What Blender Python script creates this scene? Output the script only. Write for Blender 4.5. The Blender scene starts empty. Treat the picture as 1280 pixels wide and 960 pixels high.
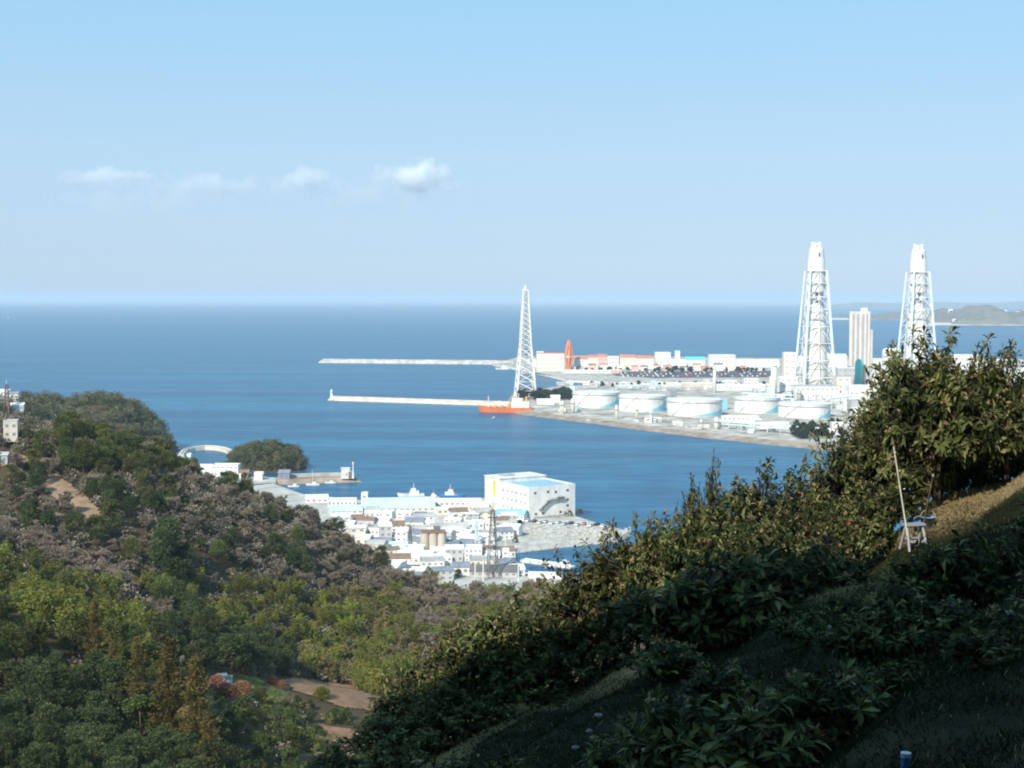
import bpy, math, random
import numpy as np
from mathutils import Matrix, Vector, Euler

R = math.radians
scene = bpy.context.scene
C = scene.collection

# ---------------------------------------------------------------- camera
W, H, F = 1280.0, 960.0, 1778.0
CAMZ = 118.0
PITCH = math.degrees(math.atan((480 - 374.4) / F))
ROLL = 0.10
cam_d = bpy.data.cameras.new('camera')
cam = bpy.data.objects.new('camera', cam_d)
C.objects.link(cam)
cam_d.sensor_width = 36.0
cam_d.lens = 36.0 * F / W
cam_d.clip_start = 0.3
cam_d.clip_end = 200000.0
CAMROT = (Matrix.Rotation(R(90 - PITCH), 3, 'X') @ Matrix.Rotation(R(ROLL), 3, 'Z'))
cam.matrix_world = Matrix.Translation((0, 0, CAMZ)) @ CAMROT.to_4x4()
scene.camera = cam

# ---------------------------------------------------------------- sun, sky, exposure
SUN_EL, SUN_BACK = 37.0, 62.0          # sun from the left and behind
tox = -math.cos(R(SUN_BACK)) * math.cos(R(SUN_EL))
toy = -math.sin(R(SUN_BACK)) * math.cos(R(SUN_EL))
toz = math.sin(R(SUN_EL))
TOSUN = Vector((tox, toy, toz))
sun_d = bpy.data.lights.new('sun', 'SUN')
sun_d.energy = 4.9
sun_d.angle = R(0.53)
sun_d.color = (1.0, 0.93, 0.82)
sun = bpy.data.objects.new('sun', sun_d)
C.objects.link(sun)
sun.location = (0, -50, 300)
sun.rotation_euler = TOSUN.to_track_quat('Z', 'Y').to_euler()

world = bpy.data.worlds.new('World')
scene.world = world
world.use_nodes = True
nt = world.node_tree
nt.nodes.clear()
sky = nt.nodes.new('ShaderNodeTexSky')
sky.sky_type = 'NISHITA'
sky.sun_disc = False
sky.sun_elevation = R(SUN_EL)
sky.sun_rotation = math.atan2(tox, toy)
sky.altitude = 100
sky.air_density = 1.0
sky.dust_density = 0.3
sky.ozone_density = 4.0
bg = nt.nodes.new('ShaderNodeBackground')
bg.inputs['Strength'].default_value = 0.14
wo = nt.nodes.new('ShaderNodeOutputWorld')
tint = nt.nodes.new('ShaderNodeMix'); tint.data_type = 'RGBA'      # thin veil of high haze over the clear sky
tint.inputs[0].default_value = 0.84
geo = nt.nodes.new('ShaderNodeTexCoord'); sep = nt.nodes.new('ShaderNodeSeparateXYZ')
nt.links.new(geo.outputs['Generated'], sep.inputs[0])
veil = nt.nodes.new('ShaderNodeValToRGB')
ve = veil.color_ramp.elements
ve[0].position = 0.0; ve[0].color = (2.55, 3.5, 4.95, 1)
ve[1].position = 0.24; ve[1].color = (2.0, 4.05, 5.65, 1)
k_ = ve.new(0.10); k_.color = (2.80, 4.02, 5.15, 1)
nt.links.new(sep.outputs['Z'], veil.inputs[0]); nt.links.new(veil.outputs[0], tint.inputs[7])
nt.links.new(sky.outputs[0], tint.inputs[6])
nt.links.new(tint.outputs[2], bg.inputs[0])
nt.links.new(bg.outputs[0], wo.inputs[0])

scene.view_settings.view_transform = 'Standard'
scene.view_settings.look = 'None'
scene.view_settings.exposure = 0.25
scene.view_settings.gamma = 1.0
scene.view_settings.use_curve_mapping = False
scene.render.engine = 'CYCLES'
cy = scene.cycles
cy.use_denoising = True
cy.max_bounces = 14
cy.diffuse_bounces = 2
cy.glossy_bounces = 2
cy.transmission_bounces = 3
cy.transparent_max_bounces = 6
cy.volume_bounces = 12
cy.volume_step_rate = 1.0
cy.filter_width = 2.0
cy.sample_clamp_indirect = 4.0

# ---------------------------------------------------------------- pixel <-> world (photo is 1280 x 960)
def ray(px, py):
    d = Vector(((px - 640) / F, (480 - py) / F, -1.0))
    return CAMROT @ d

def P(px, py, z=0.0):
    d = ray(px, py)
    t = (z - CAMZ) / d.z
    return Vector((d.x * t, d.y * t, z))

def PD(px, py, y):
    d = ray(px, py)
    t = y / d.y
    return Vector((d.x * t, y, CAMZ + d.z * t))

_inv = CAMROT.transposed()
_invn = np.array(_inv)
def to_px(pts):
    p = (np.asarray(pts, float) - np.array([0, 0, CAMZ])) @ _invn.T
    return 640 + F * p[:, 0] / -p[:, 2], 480 - F * p[:, 1] / -p[:, 2]

def mpp(y):            # metres per photo pixel at distance y
    return y / F

# ---------------------------------------------------------------- materials
def new_mat(name):
    m = bpy.data.materials.new(name)
    m.use_nodes = True
    n = m.node_tree
    b = n.nodes['Principled BSDF']
    return m, n, b

def N(n, t, **kw):
    x = n.nodes.new(t)
    for k, v in kw.items():
        setattr(x, k, v)
    return x

def ramp(n, stops):
    r = n.nodes.new('ShaderNodeValToRGB')
    e = r.color_ramp.elements
    while len(e) < len(stops):
        e.new(0.5)
    for i, (p, c) in enumerate(stops):
        e[i].position = p
        e[i].color = (*c, 1)
    return r

def paint(name, col, rough=0.6, vary=0.12, scale=0.3, spec=0.3, metal=0.0):
    """painted / plastered surface with weathering noise in object space"""
    m, n, b = new_mat(name)
    tc = N(n, 'ShaderNodeTexCoord')
    ns = N(n, 'ShaderNodeTexNoise')
    ns.inputs['Scale'].default_value = scale
    ns.inputs['Detail'].default_value = 6
    ns.inputs['Roughness'].default_value = 0.65
    mp = N(n, 'ShaderNodeMapping')
    mp.inputs['Scale'].default_value = (1, 1, 0.35)
    n.links.new(tc.outputs['Object'], mp.inputs[0])
    n.links.new(mp.outputs[0], ns.inputs['Vector'])
    a = tuple(max(0, c * (1 - vary * 1.6)) for c in col)
    d = tuple(min(1, c * (1 + vary * 0.6)) for c in col)
    r = ramp(n, [(0.32, a), (0.62, d)])
    n.links.new(ns.outputs['Fac'], r.inputs[0])
    n.links.new(r.outputs[0], b.inputs['Base Color'])
    b.inputs['Roughness'].default_value = rough
    b.inputs['Specular IOR Level'].default_value = spec
    b.inputs['Metallic'].default_value = metal
    return m

def leaf_mat(name, stops, transl=0.3, rough=0.5, spec=0.35, objvar=0.25, hue=0.02):
    """foliage: each leaf has its own 'tint' number; each plant differs a little"""
    m, n, b = new_mat(name)
    at = N(n, 'ShaderNodeAttribute', attribute_name='tint')
    r = ramp(n, stops)
    n.links.new(at.outputs['Fac'], r.inputs[0])
    oi = N(n, 'ShaderNodeObjectInfo')
    hs = N(n, 'ShaderNodeHueSaturation')
    mr = N(n, 'ShaderNodeMapRange')
    mr.inputs[3].default_value = 1 - objvar
    mr.inputs[4].default_value = 1 + objvar
    n.links.new(oi.outputs['Random'], mr.inputs[0])
    n.links.new(mr.outputs[0], hs.inputs['Value'])
    m2 = N(n, 'ShaderNodeMath', operation='MULTIPLY_ADD')
    wn = N(n, 'ShaderNodeTexWhiteNoise', noise_dimensions='1D')
    n.links.new(oi.outputs['Random'], wn.inputs['W'])
    m2.inputs[1].default_value = hue * 2
    m2.inputs[2].default_value = 0.5 - hue
    n.links.new(wn.outputs['Value'], m2.inputs[0])
    n.links.new(m2.outputs[0], hs.inputs['Hue'])
    n.links.new(r.outputs[0], hs.inputs['Color'])
    n.links.new(hs.outputs[0], b.inputs['Base Color'])
    b.inputs['Roughness'].default_value = rough
    b.inputs['Specular IOR Level'].default_value = spec
    if transl > 0:
        tr = N(n, 'ShaderNodeBsdfTranslucent')
        n.links.new(hs.outputs[0], tr.inputs['Color'])
        mx = N(n, 'ShaderNodeMixShader')
        mx.inputs[0].default_value = transl
        out = n.nodes['Material Output']
        n.links.new(b.outputs[0], mx.inputs[1])
        n.links.new(tr.outputs[0], mx.inputs[2])
        n.links.new(mx.outputs[0], out.inputs['Surface'])
    return m

def obj_paint(name, rough=0.35):
    """paint whose colour is the object's own colour"""
    m, n, b = new_mat(name)
    oi = N(n, 'ShaderNodeObjectInfo')
    n.links.new(oi.outputs['Color'], b.inputs['Base Color'])
    b.inputs['Roughness'].default_value = rough
    return m

# ---------------------------------------------------------------- object helpers
def tag(o, label=None, cat=None, group=None, kind=None):
    if label: o['label'] = label
    if cat: o['category'] = cat
    if group: o['group'] = group
    if kind: o['kind'] = kind
    return o

def link(o, parent=None):
    C.objects.link(o)
    if parent is not None:
        o.parent = parent
    return o

def thing(name, label, cat, loc=(0, 0, 0), rz=0.0, group=None):
    o = bpy.data.objects.new(name, None)
    o.empty_display_size = 0.5
    link(o)
    o.location = loc
    o.rotation_euler = (0, 0, rz)
    return tag(o, label, cat, group)

def kids(o):
    return [c for c in o.children]

def copy_tree(o, loc, rz=None, scale=None, label=None, group=None):
    c = o.copy()
    C.objects.link(c)
    c.location = loc
    if rz is not None: c.rotation_euler = (0, 0, rz)
    if scale is not None: c.scale = scale
    if label: c['label'] = label
    if group: c['group'] = group
    for ch in kids(o):
        k = ch.copy()
        C.objects.link(k)
        k.parent = c
        for g in kids(ch):
            s = g.copy()
            C.objects.link(s)
            s.parent = k
    return c

class MB:
    """collects faces for ONE mesh"""
    def __init__(s):
        s.v = []; s.f = []
    def add(s, vs, fs):
        o = len(s.v)
        s.v += [tuple(v) for v in vs]
        s.f += [tuple(i + o for i in f) for f in fs]
        return s
    def box(s, c, size, rz=0.0):
        x, y, z = (q / 2 for q in size)
        cs, sn = math.cos(rz), math.sin(rz)
        vs = []
        for dz in (-z, z):
            for dx, dy in ((-x, -y), (x, -y), (x, y), (-x, y)):
                vs.append((c[0] + dx * cs - dy * sn, c[1] + dx * sn + dy * cs, c[2] + dz))
        return s.add(vs, [(3, 2, 1, 0), (4, 5, 6, 7), (0, 1, 5, 4), (1, 2, 6, 5), (2, 3, 7, 6), (3, 0, 4, 7)])
    def prism(s, poly, z0, z1, inset=0.0):
        n = len(poly)
        cx = sum(p[0] for p in poly) / n; cy_ = sum(p[1] for p in poly) / n
        k = 1 - inset
        vs = [(p[0], p[1], z0) for p in poly] + [(cx + (p[0] - cx) * k, cy_ + (p[1] - cy_) * k, z1) for p in poly]
        area = sum(poly[i][0] * poly[(i + 1) % n][1] - poly[(i + 1) % n][0] * poly[i][1] for i in range(n))
        if area < 0:
            vs = vs[:n][::-1] + vs[n:][::-1]
        fs = [tuple(range(n))[::-1], tuple(range(n, 2 * n))]
        fs += [(i, (i + 1) % n, n + (i + 1) % n, n + i) for i in range(n)]
        return s.add(vs, fs)
    def lathe(s, prof, c=(0, 0, 0), n=24, caps=True):
        vs = []; fs = []
        for r, z in prof:
            for i in range(n):
                a = 2 * math.pi * i / n
                vs.append((c[0] + r * math.cos(a), c[1] + r * math.sin(a), c[2] + z))
        for k in range(len(prof) - 1):
            for i in range(n):
                j = (i + 1) % n
                fs.append((k * n + i, k * n + j, (k + 1) * n + j, (k + 1) * n + i))
        if caps:
            fs.append(tuple(range(n))[::-1])
            b = (len(prof) - 1) * n
            fs.append(tuple(range(b, b + n)))
        return s.add(vs, fs)
    def cyl(s, c, r, h, n=16, r2=None):
        return s.lathe([(r, 0), (r if r2 is None else r2, h)], c, n)
    def tube(s, p0, p1, r0, r1=None, n=5):
        p0 = Vector(p0); p1 = Vector(p1)
        r1 = r0 if r1 is None else r1
        d = p1 - p0
        if d.length < 1e-6: return s
        d.normalize()
        u = d.orthogonal().normalized(); w = d.cross(u)
        vs = []
        for p, r in ((p0, r0), (p1, r1)):
            for i in range(n):
                a = 2 * math.pi * i / n
                vs.append(p + u * (r * math.cos(a)) + w * (r * math.sin(a)))
        fs = [(i, (i + 1) % n, n + (i + 1) % n, n + i) for i in range(n)]
        fs += [tuple(range(n))[::-1], tuple(range(n, 2 * n))]
        return s.add(vs, fs)
    def path(s, pts, r, n=5):
        for a, b in zip(pts[:-1], pts[1:]):
            s.tube(a, b, r, r, n)
        return s
    def gable(s, c, w, d, h, rise, rz=0.0, over=0.3):
        """gabled roof solid: ridge along x; c = centre at eave height"""
        x, y = w / 2 + over, d / 2 + over
        t = 0.15
        pr = [(-x, -y, 0), (x, -y, 0), (x, y, 0), (-x, y, 0), (-x, 0, rise), (x, 0, rise),
              (-x, -y, -t), (x, -y, -t), (x, y, -t), (-x, y, -t)]
        cs, sn = math.cos(rz), math.sin(rz)
        vs = [(c[0] + a * cs - b * sn, c[1] + a * sn + b * cs, c[2] + q) for a, b, q in pr]
        return s.add(vs, [(0, 1, 5, 4), (2, 3, 4, 5), (0, 4, 3, 9, 6), (1, 7, 8, 2, 5), (6, 7, 1, 0), (8, 9, 3, 2), (6, 9, 8, 7)])
    def build(s, name, mat, parent=None, smooth=False):
        me = bpy.data.meshes.new(name)
        me.from_pydata(s.v, [], s.f)
        me.validate()
        if mat is not None: me.materials.append(mat)
        if smooth:
            me.polygons.foreach_set('use_smooth', [True] * len(me.polygons))
        me.update()
        return link(bpy.data.objects.new(name, me), parent)

def soup(name, V, Fc, mat, tint=None, parent=None, smooth=False):
    """numpy faces -> one mesh; V (n,3); Fc (m,k)"""
    me = bpy.data.meshes.new(name)
    V = np.asarray(V, np.float32); Fc = np.asarray(Fc, np.int32)
    m, k = Fc.shape
    me.vertices.add(len(V)); me.vertices.foreach_set('co', V.ravel())
    me.loops.add(m * k); me.loops.foreach_set('vertex_index', Fc.ravel())
    me.polygons.add(m)
    me.polygons.foreach_set('loop_start', np.arange(0, m * k, k, dtype=np.int32))
    me.update(calc_edges=True)
    if tint is not None:
        a = me.attributes.new('tint', 'FLOAT', 'FACE')
        a.data.foreach_set('value', np.asarray(tint, np.float32))
    if smooth:
        me.polygons.foreach_set('use_smooth', np.ones(m, bool))
    if mat is not None: me.materials.append(mat)
    o = bpy.data.objects.new(name, me)
    return link(o, parent)

def unit(a):
    return a / np.maximum(np.linalg.norm(a, axis=-1, keepdims=True), 1e-9)

def card_leaves(rng, cen, axis, L, Wd):
    """diamond-shaped folded sprays: centre, long axis -> V, F (quads)"""
    n = len(cen)
    axis = unit(axis)
    side = unit(np.cross(axis, rng.normal(size=(n, 3))))
    nor = np.cross(axis, side)
    L = np.broadcast_to(L, (n,))[:, None]; Wd = np.broadcast_to(Wd, (n,))[:, None]
    a = cen - axis * L / 2
    b = cen + side * Wd / 2 + nor * Wd * 0.12
    c = cen + axis * L / 2
    d = cen - side * Wd / 2 + nor * Wd * 0.12
    V = np.stack([a, b, c, d], 1).reshape(-1, 3)
    Fc = np.arange(4 * n).reshape(n, 4)
    return V, Fc

# value noise for terrain (deterministic)
_rs = np.random.RandomState(7)
_lat = _rs.rand(64, 64)
def vnoise(x, y, s):
    x = np.asarray(x, float) / s; y = np.asarray(y, float) / s
    xi = np.floor(x).astype(int); yi = np.floor(y).astype(int)
    fx = x - xi; fy = y - yi
    fx = fx * fx * (3 - 2 * fx); fy = fy * fy * (3 - 2 * fy)
    g = lambda a, b: _lat[a % 64, b % 64]
    return (g(xi, yi) * (1 - fx) * (1 - fy) + g(xi + 1, yi) * fx * (1 - fy) + g(xi, yi + 1) * (1 - fx) * fy + g(xi + 1, yi + 1) * fx * fy) - 0.5
def fbm(x, y, s, o=4):
    r = 0; a = 1
    for k in range(o):
        r = r + a * vnoise(x + 17.3 * k, y - 9.1 * k, s); s *= 0.5; a *= 0.5
    return r
# ================================================================ THE SETTING
# ---- sea
def make_sea():
    m, n, b = new_mat('sea_water')
    tc = N(n, 'ShaderNodeTexCoord')
    def noise(sc, scale, det):
        mp = N(n, 'ShaderNodeMapping'); mp.inputs['Scale'].default_value = sc
        n.links.new(tc.outputs['Object'], mp.inputs[0])
        ns = N(n, 'ShaderNodeTexNoise'); ns.inputs['Scale'].default_value = scale; ns.inputs['Detail'].default_value = det
        n.links.new(mp.outputs[0], ns.inputs['Vector'])
        return ns
    cur = noise((0.16, 1.5, 1), 0.009, 7)      # currents and wind lanes
    rip = noise((0.5, 1.3, 1), 0.055, 6)
    r = ramp(n, [(0.42, (0.006, 0.070, 0.154)), (0.50, (0.010, 0.097, 0.192)), (0.60, (0.021, 0.138, 0.240))])
    mx = N(n, 'ShaderNodeMath', operation='MULTIPLY_ADD')
    mx.inputs[1].default_value = 0.45
    n.links.new(rip.outputs['Fac'], mx.inputs[0])
    ma = N(n, 'ShaderNodeMath', operation='MULTIPLY'); ma.inputs[1].default_value = 0.55
    n.links.new(cur.outputs['Fac'], ma.inputs[0]); n.links.new(ma.outputs[0], mx.inputs[2])
    n.links.new(mx.outputs[0], r.inputs[0]); n.links.new(r.outputs[0], b.inputs['Base Color'])
    b.inputs['Roughness'].default_value = 0.32
    b.inputs['IOR'].default_value = 1.33
    b.inputs['Specular IOR Level'].default_value = 0.16
    bp = N(n, 'ShaderNodeBump'); bp.inputs['Strength'].default_value = 0.8; bp.inputs['Distance'].default_value = 1.2
    n.links.new(rip.outputs['Fac'], bp.inputs['Height'])
    n.links.new(bp.outputs[0], b.inputs['Normal'])
    mb = MB()
    nseg = 96
    rings = [0, 400, 1500, 5000, 16000, 60000]
    vs = [(0, 0, 0)]; fs = []
    for rr in rings[1:]:
        for i in range(nseg):
            a = 2 * math.pi * i / nseg
            vs.append((rr * math.cos(a), rr * math.sin(a), 0))
    for i in range(nseg):
        fs.append((0, 1 + i, 1 + (i + 1) % nseg))
    for k in range(len(rings) - 2):
        o = 1 + k * nseg
        for i in range(nseg):
            j = (i + 1) % nseg
            fs.append((o + i, o + nseg + i, o + nseg + j, o + j))
    mb.add(vs, fs)
    tag(mb.build('sea', m), kind='structure')
make_sea()

# ---- haze: one even box of pale air
def make_haze():
    m = bpy.data.materials.new('pale_air'); m.use_nodes = True
    n = m.node_tree; n.nodes.clear()
    v = N(n, 'ShaderNodeVolumePrincipled')
    v.inputs['Color'].default_value = (0.74, 0.87, 0.97, 1)
    v.inputs['Density'].default_value = 0.000054
    v.inputs['Anisotropy'].default_value = 0.0
    o = N(n, 'ShaderNodeOutputMaterial')
    n.links.new(v.outputs[0], o.inputs['Volume'])
    mb = MB().box((0, 0, 103), (128000, 128000, 208))
    tag(mb.build('haze', m), kind='stuff')
make_haze()

# ---- hill ground materials
def soil_mat(name, cols, scale=0.12):
    m, n, b = new_mat(name)
    tc = N(n, 'ShaderNodeTexCoord')
    a = N(n, 'ShaderNodeTexNoise'); a.inputs['Scale'].default_value = scale; a.inputs['Detail'].default_value = 8; a.inputs['Roughness'].default_value = 0.7
    n.links.new(tc.outputs['Object'], a.inputs['Vector'])
    r = ramp(n, cols)
    n.links.new(a.outputs['Fac'], r.inputs[0]); n.links.new(r.outputs[0], b.inputs['Base Color'])
    b.inputs['Roughness'].default_value = 0.95; b.inputs['Specular IOR Level'].default_value = 0.1
    bp = N(n, 'ShaderNodeBump'); bp.inputs['Strength'].default_value = 0.6; bp.inputs['Distance'].default_value = 0.4
    n.links.new(a.outputs['Fac'], bp.inputs['Height']); n.links.new(bp.outputs[0], b.inputs['Normal'])
    return m

def grid_mesh(name, xs, ys, Z, mat, keep=None, kind='structure'):
    nx, ny = len(xs), len(ys)
    X, Y = np.meshgrid(xs, ys)
    V = np.stack([X, Y, Z], -1).reshape(-1, 3)
    i = np.arange(nx * ny).reshape(ny, nx)
    Fc = np.stack([i[:-1, :-1], i[:-1, 1:], i[1:, 1:], i[1:, :-1]], -1).reshape(-1, 4)
    if keep is not None:
        k = keep.reshape(-1)
        Fc = Fc[k[Fc].any(1)]
    o = soup(name, V, Fc, mat, smooth=True)
    if kind: tag(o, kind=kind)
    return o

# valley and left hill: thin-plate surface through surveyed points (pixel, distance, canopy height)
CTRL = [
 (0,551,462,1),(40,549,472,2),(100,535,480,6),(160,555,490,6),(230,582,500,6),(300,600,520,6),(380,627,540,6),(440,665,550,5),(482,705,550,4),
 (90,612,440,1),(0,640,400,4),(200,640,430,4),(330,670,460,5),(420,700,490,5),(60,690,340,4),(200,715,370,8),(330,740,430,6),(450,745,480,6),
 (50,722,275,7),(120,770,258,7),(30,800,235,7),(170,830,248,5),(-80,700,300,6),(-80,600,440,4),(-80,820,230,6),
 (300,790,400,8),(430,790,430,8),(560,770,460,8),(650,760,480,6),(500,830,400,6),(240,790,340,5),
 (400,862,330,0),(300,852,312,0),(470,878,330,0),(330,900,290,0),(420,930,270,1),
 (210,935,242,0),(60,900,200,8),(100,970,178,7),(300,970,222,3),(400,970,235,2),(550,900,300,4),(700,850,380,4),(700,770,480,4),
]
cp = []
for px, py, d, h in CTRL:
    q = PD(px, py, d); cp.append((q.x, q.y, q.z - h))
for x, y, z in [(-34,545,5),(10,540,4),(50,520,5),(-66,585,7),(-95,605,14),(-25,500,9),(15,490,8),(-40,460,11),(-10,430,12),(30,430,11),(-130,600,30),(-60,640,1),(-20,620,0.5),(20,610,0),(60,610,0),(120,600,2),(-120,660,14),(-200,660,40),(-60,750,-4),(40,700,-4),(-160,760,0),(-260,760,20),
                (150,450,20),(140,300,45),(120,200,60),(60,150,62),(0,150,60),(-60,120,66),(-130,150,66),(-170,300,66),(-200,450,76),(-260,560,70),(0,240,42),(60,300,30)]:
    cp.append((x, y, z))
cp = np.array(cp, float)
def tps_fit(p, z, lam=40.0):
    n = len(p)
    d = np.linalg.norm(p[:, None] - p[None], axis=-1) / 100
    K = np.where(d > 0, d * d * np.log(np.maximum(d, 1e-9)), 0)
    A = np.zeros((n + 3, n + 3)); A[:n, :n] = K + np.eye(n) * lam * 1e-3
    Pm = np.c_[np.ones(n), p / 100]; A[:n, n:] = Pm; A[n:, :n] = Pm.T
    return np.linalg.solve(A, np.r_[z, 0, 0, 0])
_tw = tps_fit(cp[:, :2], cp[:, 2])
def valley_z(x, y, rough=True):
    x = np.asarray(x, float); y = np.asarray(y, float)
    q = np.stack([x, y], -1).reshape(-1, 2)
    d = np.linalg.norm(q[:, None] - cp[None, :, :2], axis=-1) / 100
    K = np.where(d > 0, d * d * np.log(np.maximum(d, 1e-9)), 0)
    z = K @ _tw[:-3] + np.c_[np.ones(len(q)), q / 100] @ _tw[-3:]
    if rough:
        z = z + fbm(q[:, 0], q[:, 1], 22, 4) * 2.2 * np.clip(z / 12, 0, 1)
    return np.maximum(z, -1.0).reshape(x.shape)

M_valley = soil_mat('hill_undergrowth', [(0.30, (0.030, 0.032, 0.014)), (0.46, (0.075, 0.058, 0.034)), (0.58, (0.085, 0.062, 0.040)), (0.72, (0.05, 0.055, 0.02))], 0.10)
vx = np.arange(-330, 190, 4.0); vy = np.arange(110, 770, 4.0)
VX, VY = np.meshgrid(vx, vy)
VZ = valley_z(VX, VY)
grid_mesh('valley_terrain', vx, vy, VZ, M_valley, keep=VZ > -0.95)

# foreground orchard slope (camera stands on it), and an unseen spur behind-left, shaped to shade it
def fg_z(x, y):
    x = np.asarray(x, float); y = np.asarray(y, float)
    xr = np.where(x > 16, 16 + (x - 16) * 0.6, x)
    z = CAMZ - 2.2 - 0.24 * np.minimum(y, 46) - 0.62 * np.maximum(y - 46, 0) + 0.45 * xr
    # terraces, following the contour
    t = (z - 100) / 1.6
    fr = t - np.floor(t)
    st = np.floor(t) + np.clip((fr - 0.62) / 0.38, 0, 1) ** 1.0 * 0.85 + fr * 0.15
    near = np.clip((56 - y) / 10, 0, 1) * np.clip((y - 4) / 6, 0, 1)
    z = z * (1 - 0.55 * near) + (100 + st * 1.6) * 0.55 * near
    z = z + fbm(x, y, 3.0, 4) * 0.28
    z = z + 0.75 * np.exp(-((x - 13.6) / 3.6) ** 2 - ((y - 43) / 3.2) ** 2) - 0.8 * np.exp(-((x - 10.8) / 3.6) ** 2 - ((y - 35.2) / 2.6) ** 2)   # sunny bank and the dip below it
    # steep unseen spur just behind the viewer, shaped to throw shade over the near slope
    best = np.full(np.shape(z), -1e3)
    for (ax, ay, ah), (bx, by, bh) in zip(SHADE_SPUR[:-1], SHADE_SPUR[1:]):
        u = np.clip(((x - ax) * (bx - ax) + (y - ay) * (by - ay)) / ((bx - ax) ** 2 + (by - ay) ** 2), 0, 1)
        d = np.hypot(x - ax - u * (bx - ax), y - ay - u * (by - ay))
        best = np.maximum(best, ah + (bh - ah) * u - np.maximum(d - 0.4, 0) * 5.2)
    z = np.maximum(z, CAMZ + best + fbm(x, y, 4, 3) * 1.8)
    return np.maximum(z, 40)

SHADE_SPUR = [(a + 4.7, b - 2.8, h) for a, b, h in ((-44, 5, 14), (-36, 3.1, 20.5), (-29.8, 3.1, 24), (-25.8, 3.1, 25.7), (-22.8, 2.4, 26.4), (-21.9, 2, 23.0), (-20.8, 2, 23.0), (-19.9, 2, 26.4), (-17.3, -.4, 25.4),
        (-13.8, -.9, 25.2), (-9.8, -3.9, 26.2), (-4, -9, 27), (6, -12, 28), (30, -12, 31))]  # crest follows the wanted shade edge; the notch lets a light streak in
def straw_vs_shade(x, y):
    """straw-coloured patches of the slope (1) against green growth darkened to paint in deep shade (0)"""
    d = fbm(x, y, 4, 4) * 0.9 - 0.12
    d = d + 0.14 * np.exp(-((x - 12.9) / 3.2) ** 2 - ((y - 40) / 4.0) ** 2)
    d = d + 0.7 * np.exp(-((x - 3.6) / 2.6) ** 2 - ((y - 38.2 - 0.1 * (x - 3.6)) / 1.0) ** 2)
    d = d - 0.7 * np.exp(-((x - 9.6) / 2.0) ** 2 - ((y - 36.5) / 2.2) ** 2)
    d = d - 0.55 * np.clip((33 - y) / 6, 0, 1)  # near slope pushed to the dark end, painting in its shade
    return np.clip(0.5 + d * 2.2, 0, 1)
def fg_ground_mat():
    m, n, b = new_mat('orchard_ground')
    tc = N(n, 'ShaderNodeTexCoord')
    def noise(s, d, rg=0.65):
        a = N(n, 'ShaderNodeTexNoise'); a.inputs['Scale'].default_value = s; a.inputs['Detail'].default_value = d; a.inputs['Roughness'].default_value = rg
        n.links.new(tc.outputs['Object'], a.inputs['Vector']); return a
    big = noise(0.22, 5); fine = noise(3.5, 8, 0.75)
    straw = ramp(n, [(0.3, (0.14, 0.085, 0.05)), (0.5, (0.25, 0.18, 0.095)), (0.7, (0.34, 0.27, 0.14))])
    grass = ramp(n, [(0.3, (0.005, 0.0065, 0.0025)), (0.7, (0.018, 0.021, 0.007))])  # darkened well below real soil so the slope reads as deep shade
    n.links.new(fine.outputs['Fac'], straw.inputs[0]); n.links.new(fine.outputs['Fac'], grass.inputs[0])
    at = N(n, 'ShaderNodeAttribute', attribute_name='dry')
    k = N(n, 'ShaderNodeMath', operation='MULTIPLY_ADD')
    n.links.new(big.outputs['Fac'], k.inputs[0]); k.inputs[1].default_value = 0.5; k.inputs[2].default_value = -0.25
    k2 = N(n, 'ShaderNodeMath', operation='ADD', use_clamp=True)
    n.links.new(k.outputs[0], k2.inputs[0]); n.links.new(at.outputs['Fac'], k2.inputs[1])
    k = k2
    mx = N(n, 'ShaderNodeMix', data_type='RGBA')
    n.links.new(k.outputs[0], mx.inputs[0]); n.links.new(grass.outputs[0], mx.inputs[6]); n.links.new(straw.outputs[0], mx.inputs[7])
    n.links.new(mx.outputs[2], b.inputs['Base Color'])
    b.inputs['Roughness'].default_value = 0.95; b.inputs['Specular IOR Level'].default_value = 0.1
    bp = N(n, 'ShaderNodeBump'); bp.inputs['Strength'].default_value = 0.7; bp.inputs['Distance'].default_value = 0.12
    n.links.new(fine.outputs['Fac'], bp.inputs['Height']); n.links.new(bp.outputs[0], b.inputs['Normal'])
    return m
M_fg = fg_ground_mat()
fx = np.concatenate([np.arange(-70, -46, 2.0), np.arange(-46, -8, .8), np.arange(-8, 22, 0.5), np.arange(22, 90, 2.5)])
fy = np.concatenate([np.arange(-60, -16, 2.5), np.arange(-16, 0, .8), np.arange(0, 52, 0.5), np.arange(52, 170, 3.0)])
FX, FY = np.meshgrid(fx, fy)
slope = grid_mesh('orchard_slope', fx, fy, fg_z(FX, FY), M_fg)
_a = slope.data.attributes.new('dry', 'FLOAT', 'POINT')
_a.data.foreach_set('value', straw_vs_shade(FX, FY).ravel().astype(np.float32))

# headland hill far left, small wooded island, distant peninsula and coasts
def dome(x, y, cx, cy, rx, ry, h, p=2.0):
    d = np.hypot((x - cx) / rx, (y - cy) / ry)
    return h * np.clip(1 - d ** p, 0, None) ** 0.75
HEAD = [(-300, 1085, 58, 85, 42), (-345, 1060, 70, 90, 44), (-270, 1075, 30, 70, 28), (-420, 1000, 90, 110, 50), (-520, 1000, 120, 160, 60), (-327, 965, 50, 70, 49)]
def head_z(x, y):
    z = np.full(np.shape(x), -1.0)
    for cx, cy_, rx, ry, h in HEAD:
        z = np.maximum(z, dome(x, y, cx - 20, cy_, rx, ry, h - 1.5) - 0.5)
    z = z + np.where(z > 0.5, fbm(x, y, 30, 3) * 3.5, 0)
    return np.maximum(z, -1)
hx = np.arange(-660, -220, 6.0); hy = np.arange(840, 1180, 6.0)
HX, HY = np.meshgrid(hx, hy); HZ = head_z(HX, HY)
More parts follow.
